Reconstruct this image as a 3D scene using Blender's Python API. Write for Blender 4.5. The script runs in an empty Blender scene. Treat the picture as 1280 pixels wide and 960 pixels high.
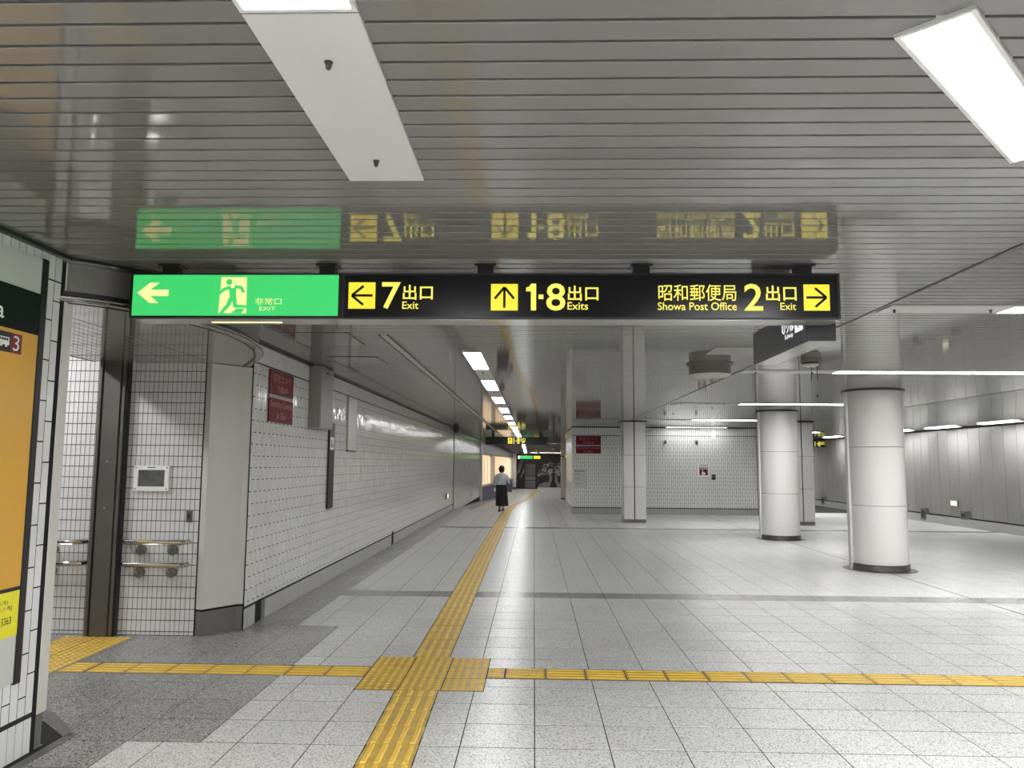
import bpy, bmesh, math, random
from mathutils import Vector, Matrix
random.seed(7)
R_ = random.Random(11)
sc = bpy.context.scene
COL = sc.collection

# ------------------------------------------------------------------ camera, world, exposure
CAM_H = 1.56
def cam_basis(vpx=667.5, vpy=579.3, roll=.0074, f=961.0):
    d = Vector((vpx-640, vpy-480, f)).normalized()
    h = Vector((math.cos(roll), math.sin(roll), 0))
    X = (h - d*h.dot(d)).normalized()
    Z = X.cross(d)
    if Z.y > 0: Z = -Z
    return Matrix((X, d, Z))
RC = cam_basis()
cd = bpy.data.cameras.new('camera'); cam = bpy.data.objects.new('camera', cd); COL.objects.link(cam)
cd.sensor_width = 36; cd.lens = 961.0/1280*36; cd.clip_start = .05; cd.clip_end = 300
m3 = Matrix((RC @ Vector((1,0,0)), RC @ Vector((0,-1,0)), RC @ Vector((0,0,-1)))).transposed()
cam.matrix_world = Matrix.Translation((0,0,CAM_H)) @ m3.to_4x4()
sc.camera = cam

w = bpy.data.worlds.new('world'); sc.world = w; w.use_nodes = True
w.node_tree.nodes['Background'].inputs[0].default_value = (.8,.82,.85,1)
w.node_tree.nodes['Background'].inputs[1].default_value = .25
sc.view_settings.view_transform = 'Standard'; sc.view_settings.look = 'None'
sc.view_settings.gamma = 1; sc.view_settings.use_curve_mapping = False
sc.view_settings.exposure = 0.75
LAMP = 60.0          # radiance of the ceiling lamps' diffusers
sc.cycles.use_denoising = True
sc.cycles.max_bounces = 7; sc.cycles.diffuse_bounces = 4; sc.cycles.glossy_bounces = 4

# ------------------------------------------------------------------ materials
def mat(name, col, rough=.5, metal=0., ior=1.5, spec=None, emit=None, estr=1., var=0., vscale=3., bump=0., bscale=40., objvar=0., fn=None):
    m = bpy.data.materials.new(name); m.use_nodes = True
    nt = m.node_tree; b = nt.nodes['Principled BSDF']
    c4 = (*col, 1)
    b.inputs['Base Color'].default_value = c4
    b.inputs['Roughness'].default_value = rough; b.inputs['Metallic'].default_value = metal; b.inputs['IOR'].default_value = ior
    if emit is not None:
        b.inputs['Emission Color'].default_value = (*emit, 1); b.inputs['Emission Strength'].default_value = estr
    geo = nt.nodes.new('ShaderNodeNewGeometry')
    cur = None
    if var or objvar:
        mix = nt.nodes.new('ShaderNodeHueSaturation'); mix.inputs['Color'].default_value = c4
        val = nt.nodes.new('ShaderNodeMath'); val.operation = 'ADD'; val.inputs[0].default_value = 1.0; val.inputs[1].default_value = 0
        if var:
            n = nt.nodes.new('ShaderNodeTexNoise'); n.inputs['Scale'].default_value = vscale; n.inputs['Detail'].default_value = 4
            nt.links.new(geo.outputs['Position'], n.inputs['Vector'])
            mr = nt.nodes.new('ShaderNodeMapRange'); mr.inputs[1].default_value=.25; mr.inputs[2].default_value=.75
            mr.inputs[3].default_value = 1-var; mr.inputs[4].default_value = 1+var
            nt.links.new(n.outputs['Fac'], mr.inputs[0]); nt.links.new(mr.outputs[0], val.inputs[0])
        if objvar:
            oi = nt.nodes.new('ShaderNodeObjectInfo'); mo = nt.nodes.new('ShaderNodeMapRange')
            mo.inputs[3].default_value=-objvar; mo.inputs[4].default_value=objvar
            nt.links.new(oi.outputs['Random'], mo.inputs[0]); nt.links.new(mo.outputs[0], val.inputs[1])
        nt.links.new(val.outputs[0], mix.inputs['Value']); nt.links.new(mix.outputs[0], b.inputs['Base Color'])
    if bump:
        n2 = nt.nodes.new('ShaderNodeTexNoise'); n2.inputs['Scale'].default_value = bscale; n2.inputs['Detail'].default_value = 3
        nt.links.new(geo.outputs['Position'], n2.inputs['Vector'])
        bp = nt.nodes.new('ShaderNodeBump'); bp.inputs['Strength'].default_value = bump; bp.inputs['Distance'].default_value = .004
        nt.links.new(n2.outputs['Fac'], bp.inputs['Height']); nt.links.new(bp.outputs[0], b.inputs['Normal'])
    return m

def granite(name, base, dark, light, rough, spot=150., objvar=.05):
    """speckled polished stone: fine crystals, grain only"""
    m = bpy.data.materials.new(name); m.use_nodes = True
    nt = m.node_tree; b = nt.nodes['Principled BSDF']
    geo = nt.nodes.new('ShaderNodeNewGeometry')
    v = nt.nodes.new('ShaderNodeTexVoronoi'); v.inputs['Scale'].default_value = spot
    nt.links.new(geo.outputs['Position'], v.inputs['Vector'])
    sep = nt.nodes.new('ShaderNodeSeparateColor'); nt.links.new(v.outputs['Color'], sep.inputs[0])
    cr = nt.nodes.new('ShaderNodeValToRGB'); cr.color_ramp.interpolation = 'LINEAR'
    e = cr.color_ramp.elements
    e[0].position = 0; e[0].color = (*dark,1)
    e[1].position = 1; e[1].color = (*light,1)
    x = e.new(.14); x.color = (*dark,1)
    x = e.new(.26); x.color = (*base,1)
    x = e.new(.75); x.color = (*base,1)
    nt.links.new(sep.outputs[0], cr.inputs[0])
    n = nt.nodes.new('ShaderNodeTexNoise'); n.inputs['Scale'].default_value = 1.1; n.inputs['Detail'].default_value = 5
    nt.links.new(geo.outputs['Position'], n.inputs['Vector'])
    mr = nt.nodes.new('ShaderNodeMapRange'); mr.inputs[1].default_value=.3; mr.inputs[2].default_value=.7; mr.inputs[3].default_value=.93; mr.inputs[4].default_value=1.05
    nt.links.new(n.outputs['Fac'], mr.inputs[0])
    oi = nt.nodes.new('ShaderNodeObjectInfo'); mo = nt.nodes.new('ShaderNodeMapRange'); mo.inputs[3].default_value=-objvar; mo.inputs[4].default_value=objvar
    nt.links.new(oi.outputs['Random'], mo.inputs[0])
    ad = nt.nodes.new('ShaderNodeMath'); ad.operation='ADD'; nt.links.new(mr.outputs[0], ad.inputs[0]); nt.links.new(mo.outputs[0], ad.inputs[1])
    hs = nt.nodes.new('ShaderNodeHueSaturation'); nt.links.new(cr.outputs[0], hs.inputs['Color']); nt.links.new(ad.outputs[0], hs.inputs['Value'])
    nt.links.new(hs.outputs[0], b.inputs['Base Color'])
    b.inputs['Roughness'].default_value = rough; b.inputs['IOR'].default_value = 1.42
    return m

M = {}
M['tile_light'] = granite('light_granite', (.63,.63,.615), (.25,.25,.245), (.80,.80,.785), .30)
M['tile_dark'] = granite('dark_granite', (.30,.295,.285), (.085,.083,.08), (.52,.51,.49), .27)
M['grout'] = mat('floor_grout', (.035,.034,.032), .9)
M['slat'] = mat('ceiling_slat_paint', (.172,.168,.158), .06, 0.0, 1.68, var=.03, vscale=.8)
M['void'] = mat('ceiling_void', (.004,.004,.004), .95)
M['cream_panel'] = mat('cream_paint', (.60,.585,.54), .35)
M['white_panel'] = mat('white_panel_paint', (.56,.555,.54), .35)
M['lamp_trim'] = mat('lamp_trim', (.62,.61,.59), .35)
def lamp_mat(k):
    key='lamp_diffuser_%d'%round(k*100)
    if key not in M: M[key]=mat(key,(.9,.9,.9),.4,emit=(1,1,1),estr=LAMP*k)
    return M[key]
M['wall_tile'] = mat('glazed_white_tile', (.70,.70,.685), .11, 0, 1.52, objvar=.03, bump=.10, bscale=14, var=.025, vscale=2.2)
M['wall_tile_back'] = mat('glazed_white_tile_far', (.80,.80,.78), .16, 0, 1.5, bump=.1, bscale=14, var=.04, vscale=2)
M['alcove_tile'] = mat('alcove_tile', (.66,.655,.645), .22, 0, 1.5, var=.05, vscale=5, bump=.08, bscale=20)
M['joint'] = mat('tile_joint', (.02,.02,.019), .85)
M['joint_grey'] = mat('tile_joint_grey', (.05,.05,.047), .85)
M['skirt_tile'] = mat('skirting_tile', (.46,.455,.44), .25, var=.05, vscale=6)
M['skirt_grey'] = mat('grey_skirting', (.15,.145,.14), .35, var=.12, vscale=5)
M['black'] = mat('black_metal', (.012,.012,.013), .35)
M['black_sat'] = mat('black_sign_face', (.010,.010,.011), .22, 0, 1.33)
M['sign_under'] = mat('sign_underside', (.42,.41,.39), .16, .55)
M['steel'] = mat('stainless_steel', (.50,.49,.47), .16, 1.0)
M['flange'] = mat('dull_flange', (.20,.195,.185), .5, .5)
M['moulding'] = mat('canopy_moulding', (.34,.33,.31), .16, .9)
M['skirt_metal'] = mat('column_skirt_metal', (.16,.155,.15), .22, .9)
M['steel_dull'] = mat('brushed_metal_trim', (.55,.53,.49), .3, .8)
M['dark_steel'] = mat('dark_brown_metal', (.13,.12,.107), .36, .3, var=.25, vscale=1.5)
M['hammered'] = mat('hammered_grey_metal', (.21,.205,.19), .36, .5, bump=1.0, bscale=55)
M['soffit'] = mat('glossy_soffit_paint', (.23,.222,.205), .06, 0, 2.0)
M['speckle_cream'] = mat('orange_peel_cream', (.60,.59,.545), .22, bump=.55, bscale=130)
M['col'] = mat('column_panel', (.70,.69,.665), .22, var=.02, vscale=1.5)
M['yellow_tact'] = mat('yellow_tactile', (.50,.325,.055), .42, var=.22, vscale=9, objvar=.08)
M['yellow_bar'] = mat('yellow_tactile_raised', (.74,.50,.06), .42, var=.12, vscale=14)
M['green_lit'] = mat('green_lit_panel', (.01,.10,.03), .3, emit=(.030,.385,.092), estr=1.0, var=0)
M['cream_lit'] = mat('cream_lit_glyph', (.2,.2,.1), .4, emit=(.50,.52,.21), estr=1.0)
M['yel_lit'] = mat('yellow_lit_glyph', (.2,.16,.02), .4, emit=(.57,.455,.02), estr=1.05)
M['yel_text'] = mat('pale_yellow_lit_text', (.2,.17,.03), .4, emit=(.57,.49,.07), estr=1.1)
M['white_lit'] = mat('white_lit_glyph', (.8,.8,.8), .4, emit=(.6,.61,.63), estr=1.0)
M['grey_face'] = mat('grey_sign_face', (.075,.08,.088), .3)
M['slot_lit'] = mat('guide_lamp_slot', (.9,.8,.4), .4, emit=(.6,.5,.2), estr=1.1)
M['red'] = mat('dark_red_plate', (.17,.016,.020), .55, 0, 1.35, var=.1, vscale=8)
M['red_text'] = mat('faded_red_lettering', (.46,.20,.20), .5)
M['white_print'] = mat('white_print', (.8,.8,.78), .4)
M['grey_print'] = mat('grey_print', (.35,.34,.33), .5)
M['poster_white'] = mat('poster_white', (.55,.57,.53), .25)
M['poster_green'] = mat('poster_dark_green', (.006,.012,.010), .6, 0, 1.3)
M['poster_orange'] = mat('poster_orange', (.66,.36,.045), .25)
M['poster_yellow'] = mat('poster_yellow', (.80,.74,.03), .25)
M['ink'] = mat('black_ink', (.02,.02,.02), .4)
M['maroon'] = mat('maroon_print', (.20,.02,.025), .3)
M['box_grey'] = mat('grey_box_paint', (.28,.275,.25), .4)
M['vent'] = mat('vent_drum_paint', (.17,.163,.14), .45)
M['vent_cone'] = mat('vent_cone_paint', (.50,.49,.44), .5)
M['rwall'] = mat('grey_wall_panel', (.31,.305,.29), .3, objvar=.05, var=.05, vscale=1.2)
M['green_lamp'] = mat('guide_light_lit', (.8,.8,.5), .4, emit=(.6,.62,.36), estr=1.3)
M['glass_dark'] = mat('dark_glass', (.10,.105,.10), .08, 0, 1.5, var=.35, vscale=12)
M['skin'] = mat('skin', (.45,.27,.19), .5)
M['hair'] = mat('black_hair', (.008,.007,.007), .45)
M['blouse'] = mat('pale_grey_blouse', (.52,.54,.55), .7)
M['skirt'] = mat('black_skirt', (.010,.010,.011), .8)
M['bag'] = mat('grey_bag', (.10,.10,.105), .6)
M['warm_case'] = mat('warm_lit_case', (.8,.6,.4), .5, emit=(.6,.42,.25), estr=.7, var=0)
M['warm_case2'] = mat('pale_lit_curtain', (.8,.7,.55), .5, emit=(.6,.50,.38), estr=.7)
M['warm_case3'] = mat('amber_lit_curtain', (.8,.6,.3), .5, emit=(.55,.32,.14), estr=.6)
M['blue_base'] = mat('blue_plinth', (.035,.035,.20), .35)
M['mural_dark'] = mat('mural_charcoal', (.020,.020,.020), .35, var=.5, vscale=3)
M['mural_grey'] = mat('mural_grey', (.24,.24,.235), .5, var=.3, vscale=5)
M['mural_pale'] = mat('mural_pale', (.55,.55,.53), .5, var=.3, vscale=5)
M['sensor'] = mat('dark_sensor', (.05,.048,.045), .3, .4)
M['drain'] = mat('dark_recess', (.006,.006,.006), .9)  # near-black, also stands in for shade inside filled holes and gaps
M['concrete'] = mat('grey_frame_stone', (.13,.125,.12), .5, var=.15, vscale=12)
M['wall_plain'] = mat('plain_grey_wall', (.45,.445,.43), .5)

# ------------------------------------------------------------------ helpers
class MB:
    """collects shapes in world space; build() links them as one mesh object"""
    def __init__(s): s.v=[]; s.f=[]; s.mi=[]; s.sm=[]
    def add(s, vs, fs, mi=0, smooth=False):
        o=len(s.v); s.v += [tuple(p) for p in vs]
        for f in fs: s.f.append(tuple(i+o for i in f)); s.mi.append(mi); s.sm.append(smooth)
        return s
    def box(s, x0,x1,y0,y1,z0,z1, mi=0):
        vs=[(x,y,z) for z in (z0,z1) for y in (y0,y1) for x in (x0,x1)]
        return s.add(vs,[(0,2,3,1),(4,5,7,6),(0,1,5,4),(2,6,7,3),(0,4,6,2),(1,3,7,5)],mi)
    def cbox(s, x0,x1,y0,y1,z0,z1, b=.006, mi=0):
        """box with chamfered edges"""
        bm=bmesh.new(); bmesh.ops.create_cube(bm,size=1)
        for v in bm.verts: v.co=Vector(((x0+x1)/2+v.co.x*(x1-x0),(y0+y1)/2+v.co.y*(y1-y0),(z0+z1)/2+v.co.z*(z1-z0)))
        bmesh.ops.bevel(bm,geom=bm.edges[:],offset=b,segments=2,affect='EDGES',profile=.6)
        bm.verts.index_update()
        s.add([v.co[:] for v in bm.verts],[[v.index for v in f.verts] for f in bm.faces],mi); bm.free(); return s
    def prism(s, poly, fn, a, b, mi=0):
        """poly: 2D points; fn(p,q,t)->xyz; extruded from t=a to t=b"""
        n=len(poly); vs=[fn(p,q,a) for p,q in poly]+[fn(p,q,b) for p,q in poly]
        fs=[tuple(range(n))[::-1],tuple(range(n,2*n))]+[(i,(i+1)%n,n+(i+1)%n,n+i) for i in range(n)]
        return s.add(vs,fs,mi)
    def cyl(s, c, r0, r1, h, n=24, axis='Z', mi=0, caps=True, smooth=True):
        def P(r,a,t):
            u,v=r*math.cos(a),r*math.sin(a)
            return {'Z':(c[0]+u,c[1]+v,c[2]+t),'Y':(c[0]+u,c[1]+t,c[2]+v),'X':(c[0]+t,c[1]+u,c[2]+v)}[axis]
        vs=[P(r0,2*math.pi*i/n,0) for i in range(n)]+[P(r1,2*math.pi*i/n,h) for i in range(n)]
        s.add(vs,[(i,(i+1)%n,n+(i+1)%n,n+i) for i in range(n)],mi,smooth)
        if caps: s.add(vs,[tuple(range(n))[::-1],tuple(range(n,2*n))],mi)
        return s
    def lathe(s, c, prof, n=32, mi=0):
        k=len(prof); vs=[]
        for r,z in prof:
            for i in range(n):
                a=2*math.pi*i/n; vs.append((c[0]+r*math.cos(a),c[1]+r*math.sin(a),c[2]+z))
        fs=[]
        for j in range(k-1):
            for i in range(n): fs.append((j*n+i,j*n+(i+1)%n,(j+1)*n+(i+1)%n,(j+1)*n+i))
        return s.add(vs,fs,mi,True)
    def tube(s, path, r, n=10, mi=0):
        pts=[Vector(p) for p in path]; vs=[]
        up=Vector((0,0,1))
        for i,p in enumerate(pts):
            t=((pts[min(i+1,len(pts)-1)]-pts[max(i-1,0)])).normalized()
            a=t.cross(up); a=a.normalized() if a.length>1e-4 else Vector((1,0,0)); b=a.cross(t).normalized()
            rr=r[i] if isinstance(r,(list,tuple)) else r
            for k in range(n):
                th=2*math.pi*k/n; vs.append(p+rr*(a*math.cos(th)+b*math.sin(th)))
        fs=[]
        for j in range(len(pts)-1):
            for k in range(n): fs.append((j*n+k,j*n+(k+1)%n,(j+1)*n+(k+1)%n,(j+1)*n+k))
        s.add(vs,fs,mi,True)
        s.add(vs,[tuple(range(n))[::-1],tuple(range((len(pts)-1)*n,len(pts)*n))],mi)
        return s
    def sweep(s, path, prof, mi=0, closed=True, smooth=True):
        """path: 2D plan points (outward = right-hand side); prof: list of (outward offset, z)"""
        pts=[Vector((p[0],p[1],0)) for p in path]; k=len(prof); vs=[]
        for i,p in enumerate(pts):
            t=(pts[min(i+1,len(pts)-1)]-pts[max(i-1,0)]).normalized(); nrm=Vector((t.y,-t.x,0))
            for o,z in prof: q=p+nrm*o; vs.append((q.x,q.y,z))
        fs=[]
        for j in range(len(pts)-1):
            for q in range(k if closed else k-1):
                fs.append((j*k+q,j*k+(q+1)%k,(j+1)*k+(q+1)%k,(j+1)*k+q))
        s.add(vs,fs,mi,smooth)
        if closed: s.add(vs,[tuple(range(k))[::-1],tuple(range((len(pts)-1)*k,len(pts)*k))],mi)
        return s
    def tile(s, o, u, n, u0,u1,z0,z1, t=.0022, b=.0009, jit=0., mi=0):
        """wall tile: raised chamfered plate; o origin, u along the wall, n out of it"""
        o=Vector(o);u=Vector(u);n=Vector(n);z=Vector((0,0,1))
        def P(a,c,d): return o+u*a+z*c+n*d
        j=[t+R_.uniform(-jit,jit) for _ in range(4)] if jit else [t]*4
        vs=[P(u0,z0,0),P(u1,z0,0),P(u1,z1,0),P(u0,z1,0),P(u0+b,z0+b,j[0]),P(u1-b,z0+b,j[1]),P(u1-b,z1-b,j[2]),P(u0+b,z1-b,j[3])]
        fs=[(4,5,6,7),(0,1,5,4),(1,2,6,5),(2,3,7,6),(3,0,4,7)]
        if u.cross(z).dot(n)<0: fs=[f[::-1] for f in fs]
        return s.add(vs,fs,mi)
    def mesh(s, name, off=(0,0,0)):
        me=bpy.data.meshes.new(name)
        me.from_pydata([(a-off[0],b-off[1],c-off[2]) for a,b,c in s.v],[],s.f)
        me.polygons.foreach_set('material_index',s.mi); me.polygons.foreach_set('use_smooth',s.sm)
        return me
    def build(s, name, mats, parent=None, fix=True):
        off = parent.location if parent is not None else (0,0,0)
        if parent is not None and parent.parent is not None:
            off = Vector(off)+parent.parent.location
        me=s.mesh(name,off)
        if fix:
            bm=bmesh.new(); bm.from_mesh(me); bmesh.ops.recalc_face_normals(bm,faces=bm.faces); bm.to_mesh(me); bm.free()
        if any(s.sm): me.set_sharp_from_angle(angle=math.radians(28))
        if not isinstance(mats,(list,tuple)): mats=[mats]
        for m in mats: me.materials.append(m)
        o=bpy.data.objects.new(name,me); COL.objects.link(o); o.parent=parent
        return o
def tag(o,label=None,cat=None,group=None,kind=None):
    if label: o['label']=label
    if cat: o['category']=cat
    if group: o['group']=group
    if kind: o['kind']=kind
    return o
def thing(name,label,cat,loc,group=None,kind='thing'):
    o=bpy.data.objects.new(name,None); COL.objects.link(o); o.location=loc; o.empty_display_size=.1
    return tag(o,label,cat,group,kind)
def piece(name,me,parent,loc,rot=(0,0,0)):
    """a repeated piece that shares its mesh; loc in world space, parent unrotated"""
    o=bpy.data.objects.new(name,me); COL.objects.link(o); o.parent=parent
    o.location=Vector(loc)-parent.location; o.rotation_euler=rot
    return o
def stuff(o): o['kind']='stuff'; return o
def structure(name, mb, m, parent=None):
    o=mb.build(name,m,parent); o['kind']='structure'; return o

def text(body, m, parent, name, o, u, n, u0,u1,z0,z1, bold=.0, depth=.002):
    """lettering fitted into the rectangle u0..u1, z0..z1 of a plane (o origin, u reading direction, n out)"""
    cu=bpy.data.curves.new(name,'FONT'); cu.body=body; cu.size=1; cu.offset=bold; cu.resolution_u=3
    tmp=bpy.data.objects.new('tmp_text',cu); COL.objects.link(tmp)
    dg=bpy.context.evaluated_depsgraph_get(); me=bpy.data.meshes.new_from_object(tmp.evaluated_get(dg))
    bpy.data.objects.remove(tmp); bpy.data.curves.remove(cu)
    if not me.vertices: return None
    xs=[v.co.x for v in me.vertices]; ys=[v.co.y for v in me.vertices]
    ax,bx,ay,by=min(xs),max(xs),min(ys),max(ys)
    o=Vector(o);u=Vector(u);n=Vector(n);z=Vector((0,0,1)); off=Vector((0,0,0))
    p=parent
    while p is not None: off+=p.location; p=p.parent
    for v in me.vertices:
        a=(v.co.x-ax)/(bx-ax); b=(v.co.y-ay)/(by-ay)
        v.co=o+u*(u0+a*(u1-u0))+z*(z0+b*(z1-z0))+n*depth-off
    me.materials.clear(); me.materials.append(m); me.name=name
    ob=bpy.data.objects.new(name,me); COL.objects.link(ob); ob.parent=parent
    return ob
def flat(polys, m, parent, name, o, u, n, t0=.0005, t1=.002):
    """flat shapes (lists of (u,z)) on a plane"""
    o=Vector(o);u=Vector(u);n=Vector(n);mb=MB()
    for poly in polys: mb.prism(poly,lambda p,q,t:o+u*p+Vector((0,0,q))+n*t,t0,t1)
    return mb.build(name,m,parent)
def rect(a,b,c,d): return [(a,c),(b,c),(b,d),(a,d)]

# ------------------------------------------------------------------ key levels
ZC=2.72
WL=-2.70            # corridor wall face
def zf(y): return -.026*min(max(y-26,0),20)
def zc(y): return ZC-.022*max(0,y-46)

# ================================================================== FLOOR
mb=MB()
mb.box(-7,13,-5,26,-.12,-.0016)
for a,b in ((26,46),(46,70)):
    mb.add([(-3.2,a,zf(a)-.0016),(3.6,a,zf(a)-.0016),(3.6,b,zf(b)-.0016),(-3.2,b,zf(b)-.0016),(-3.2,a,zf(a)-.12),(3.6,a,zf(a)-.12),(3.6,b,zf(b)-.12),(-3.2,b,zf(b)-.12)],
           [(0,1,2,3),(7,6,5,4),(0,4,5,1),(1,5,6,2),(2,6,7,3),(3,7,4,0)])
mb.box(6.9,13,26,40,-.12,-.0016)
floor=structure('floor',mb,M['grout'])
PX,PY,X0,Y0=.4145,.385,.010,4.42
G=.0058
rows=[]
y=Y0-PY*20
while y<9.0: rows.append((y,y+PY,0)); y+=PY
rows=[(a,b if b<9.15 else 9.19,k) for a,b,k in rows]
if rows[-1][1]<9.15: rows.append((rows[-1][1],9.19,0))
rows.append((9.19,9.575,1)); y=9.575
while y<26-.01:
    k=1 if abs(y-18.815)<.05 else 0
    rows.append((y,min(y+PY,26),k)); y+=PY
def boundary(y):       # edge between the dark border and the pale tiles
    if y<4.40: return X0-PX*5.5
    if y<7.48: return X0-PX*4.5
    return X0-PX*5.5
tile_me={}
def floor_tile(x0,x1,y0,y1,dark):
    wx=round(x1-x0,3); wy=round(y1-y0,3); key=(wx,wy,dark)
    if key not in tile_me:
        g=G/2; b=.0012; hx,hy=wx/2-g,wy/2-g-.0018
        t=MB(); vs=[(-hx,-hy,-.0017),(hx,-hy,-.0017),(hx,hy,-.0017),(-hx,hy,-.0017),(-hx+b,-hy+b,0),(hx-b,-hy+b,0),(hx-b,hy-b,0),(-hx+b,hy-b,0)]
        t.add(vs,[(4,5,6,7),(0,1,5,4),(1,2,6,5),(2,3,7,6),(3,0,4,7)])
        me=t.mesh('floor_tile'); me.materials.append(M['tile_dark' if dark else 'tile_light']); tile_me[key]=me
    return tile_me[key]
rest=MB(); ntile=0
def put_tile(x0,x1,y0,y1,dark):
    global ntile
    cx,cy=(x0+x1)/2,(y0+y1)/2
    vis = cy>3.6 and abs(cx-.02*cy)<.70*cy+.2 and cy<8.9 and cx>-4.6
    if vis and ntile<298:
        piece('floor_tile',floor_tile(x0,x1,y0,y1,dark),floor,(cx,cy,0)); ntile+=1
    else:
        g=G/2; b=.0012; za,zb=zf(y0),zf(y1); mi=1 if dark else 0
        rest.add([(x0+g,y0+g,za-.0017),(x1-g,y0+g,za-.0017),(x1-g,y1-g,zb-.0017),(x0+g,y1-g,zb-.0017),(x0+g+b,y0+g+b,za),(x1-g-b,y0+g+b,za),(x1-g-b,y1-g-b,zb),(x0+g+b,y1-g-b,zb)],
                 [(4,5,6,7),(0,1,5,4),(1,2,6,5),(2,3,7,6),(3,0,4,7)],mi)
cells=[]
for a,b,k in rows:
    B=boundary((a+b)/2)
    # pale side: joints at X0+i*PX, the first tile may be a half
    x=B; i=math.ceil((B-X0)/PX+1e-6)
    while x<12.6:
        nx=X0+i*PX; i+=1
        if nx-x<.02: continue
        cells.append((x,nx,a,b,bool(k))); x=nx
    x=B
    while x>-6.6:
        if x>-2.72 or (4.2<(a+b)/2<7.1):
            cells.append((x-PX,x,a,b,True))
        x-=PX
cells.sort(key=lambda c:(c[2]+c[3])/2+ (100 if (c[2]+c[3])/2<3.6 else 0))
for c in cells: put_tile(*c)
y=26
while y<64.5:
    for i in range(-7,9):
        x0=X0+PX*i; 
        if x0+PX/2<-2.7: continue
        put_tile(x0,x0+PX,y,y+PY,x0<-2.1)
    y+=PY
y=26
while y<38:
    for i in range(17,31):
        x0=X0+PX*i; put_tile(x0,x0+PX,y,y+PY,False)
    y+=PY
stuff(rest.build('floor_tile_field',[M['tile_light'],M['tile_dark']],floor,fix=False))
# long joint cover in the floor under the columns
MB().box(5.195,5.215,3.4,24.4,-.003,.0015).build('joint_strip',M['black'],floor)

# ---- tactile paving
def tact_mesh(kind,L=.297,W=.297):
    t=MB(); h=.003
    def fr(x0,x1,y0,y1,z0,z1,c,mi):
        t.add([(x0,y0,z0),(x1,y0,z0),(x1,y1,z0),(x0,y1,z0),(x0+c,y0+c,z1),(x1-c,y0+c,z1),(x1-c,y1-c,z1),(x0+c,y1-c,z1)],[(4,5,6,7),(0,1,5,4),(1,2,6,5),(2,3,7,6),(3,0,4,7)],mi)
    fr(-W/2+.003,W/2-.003,-L/2+.003,L/2-.003,.0005,h,.0015,0)
    if kind=='bar':
        for i in range(4):
            cx=-W/2+W*(i+.5)/4; fr(cx-.0155,cx+.0155,-L/2+.018,L/2-.018,h,h+.0065,.005,1)
    elif kind=='xbar':
        for i in range(4):
            cy=-L/2+L*(i+.5)/4; fr(-W/2+.016,W/2-.016,cy-.013,cy+.013,h,h+.0055,.0045,1)
    else:
        for i in range(5):
            for j in range(5):
                cx=-W/2+W*(i+.5)/5; cy=-L/2+L*(j+.5)/5
                n=6; a=[(cx+.019*math.cos(k*math.pi/3),cy+.019*math.sin(k*math.pi/3),h) for k in range(n)]+[(cx+.011*math.cos(k*math.pi/3),cy+.011*math.sin(k*math.pi/3),h+.005) for k in range(n)]
                t.add(a,[tuple(range(n,2*n))]+[(k,(k+1)%n,n+(k+1)%n,n+k) for k in range(n)],1)
    me=t.mesh('tactile_block_'+kind); me.materials.append(M['yellow_tact']); me.materials.append(M['yellow_bar']); return me
T_bar=tact_mesh('bar'); T_dot=tact_mesh('dot'); T_x=tact_mesh('xbar',.265,.297)
T_half=tact_mesh('bar',.155,.297)
def pathx(y):
    pts=[(3,-.755),(4.1,-.772),(6.35,-.818),(14,-.85),(24,-.87),(32,-.83),(40,-.55),(50,-.2),(64,.3)]
    for (a,xa),(b,xb) in zip(pts,pts[1:]):
        if y<=b: return xa+(xb-xa)*(y-a)/(b-a)
    return .3
t=thing('tactile_path','long yellow tactile path with raised bars running down the corridor past the walking woman','tactile paving',(-.8,3,0))
MB().add([(pathx(y)+d,y,zf(y)+.0009) for y in (3,4.1,6.35,14,24,25.9) for d in (-.152,.152)],[(2*i,2*i+1,2*i+3,2*i+2) for i in range(5)]).build('bedding',M['joint'],t)
ys=[5.30-.2895*k for k in range(1,9)]
for y in ys: piece('tactile_block',T_bar,t,(pathx(y+.145),y+.145,0))
piece('tactile_block',T_half,t,(pathx(5.378),5.378,0))
y=6.355
while y<62:
    yc=y+.1485; a=math.atan2(pathx(yc+.1)-pathx(yc-.1),.2)
    piece('tactile_block',T_bar,t,(pathx(yc),yc,zf(yc)+ (0 if yc<26 else .001)),(math.atan2(zf(yc+.15)-zf(yc-.15),.3),0,-a)); y+=.2985
t=thing('tactile_path','yellow tactile path crossing the hall sideways, made of a single line of barred blocks','tactile paving',(0,5.92,0))
MB().box(-3.53,7.4,5.775,6.065,.0002,.0008).build('bedding',M['joint'],t)
x=-.206+.149
while x<7.4: piece('tactile_block',T_x,t,(x,5.922,0)); x+=.2975
piece('tactile_block',tact_mesh('xbar',.265,.13),t,(-.275,5.922,0))
piece('tactile_block',tact_mesh('xbar',.265,.20),t,(-3.43,5.912,0))
x=-1.385
while x>-3.45: piece('tactile_block',T_x,t,(x,5.912,0)); x-=.2975
t=thing('tactile_pad','square of yellow dotted warning blocks where the two barred paths cross','tactile paving',(-.79,5.9,0))
MB().box(-1.238,-.338,5.452,6.358,.0002,.0010).build('bedding',M['joint'],t)
for i in range(3):
    for j in range(3):
        yc=5.458+.149+.2985*j; piece('tactile_block',T_dot,t,(-1.085+.2975*i-.012*j*0,yc,0))
t=thing('tactile_strip','double strip of yellow dotted blocks lying before the alcove pilaster','tactile paving',(-3.85,6.2,0))
for i in range(2):
    for j in range(5): piece('tactile_block',T_dot,t,(-4.0+.302*i,6.755-.2985*j,0))

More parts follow.
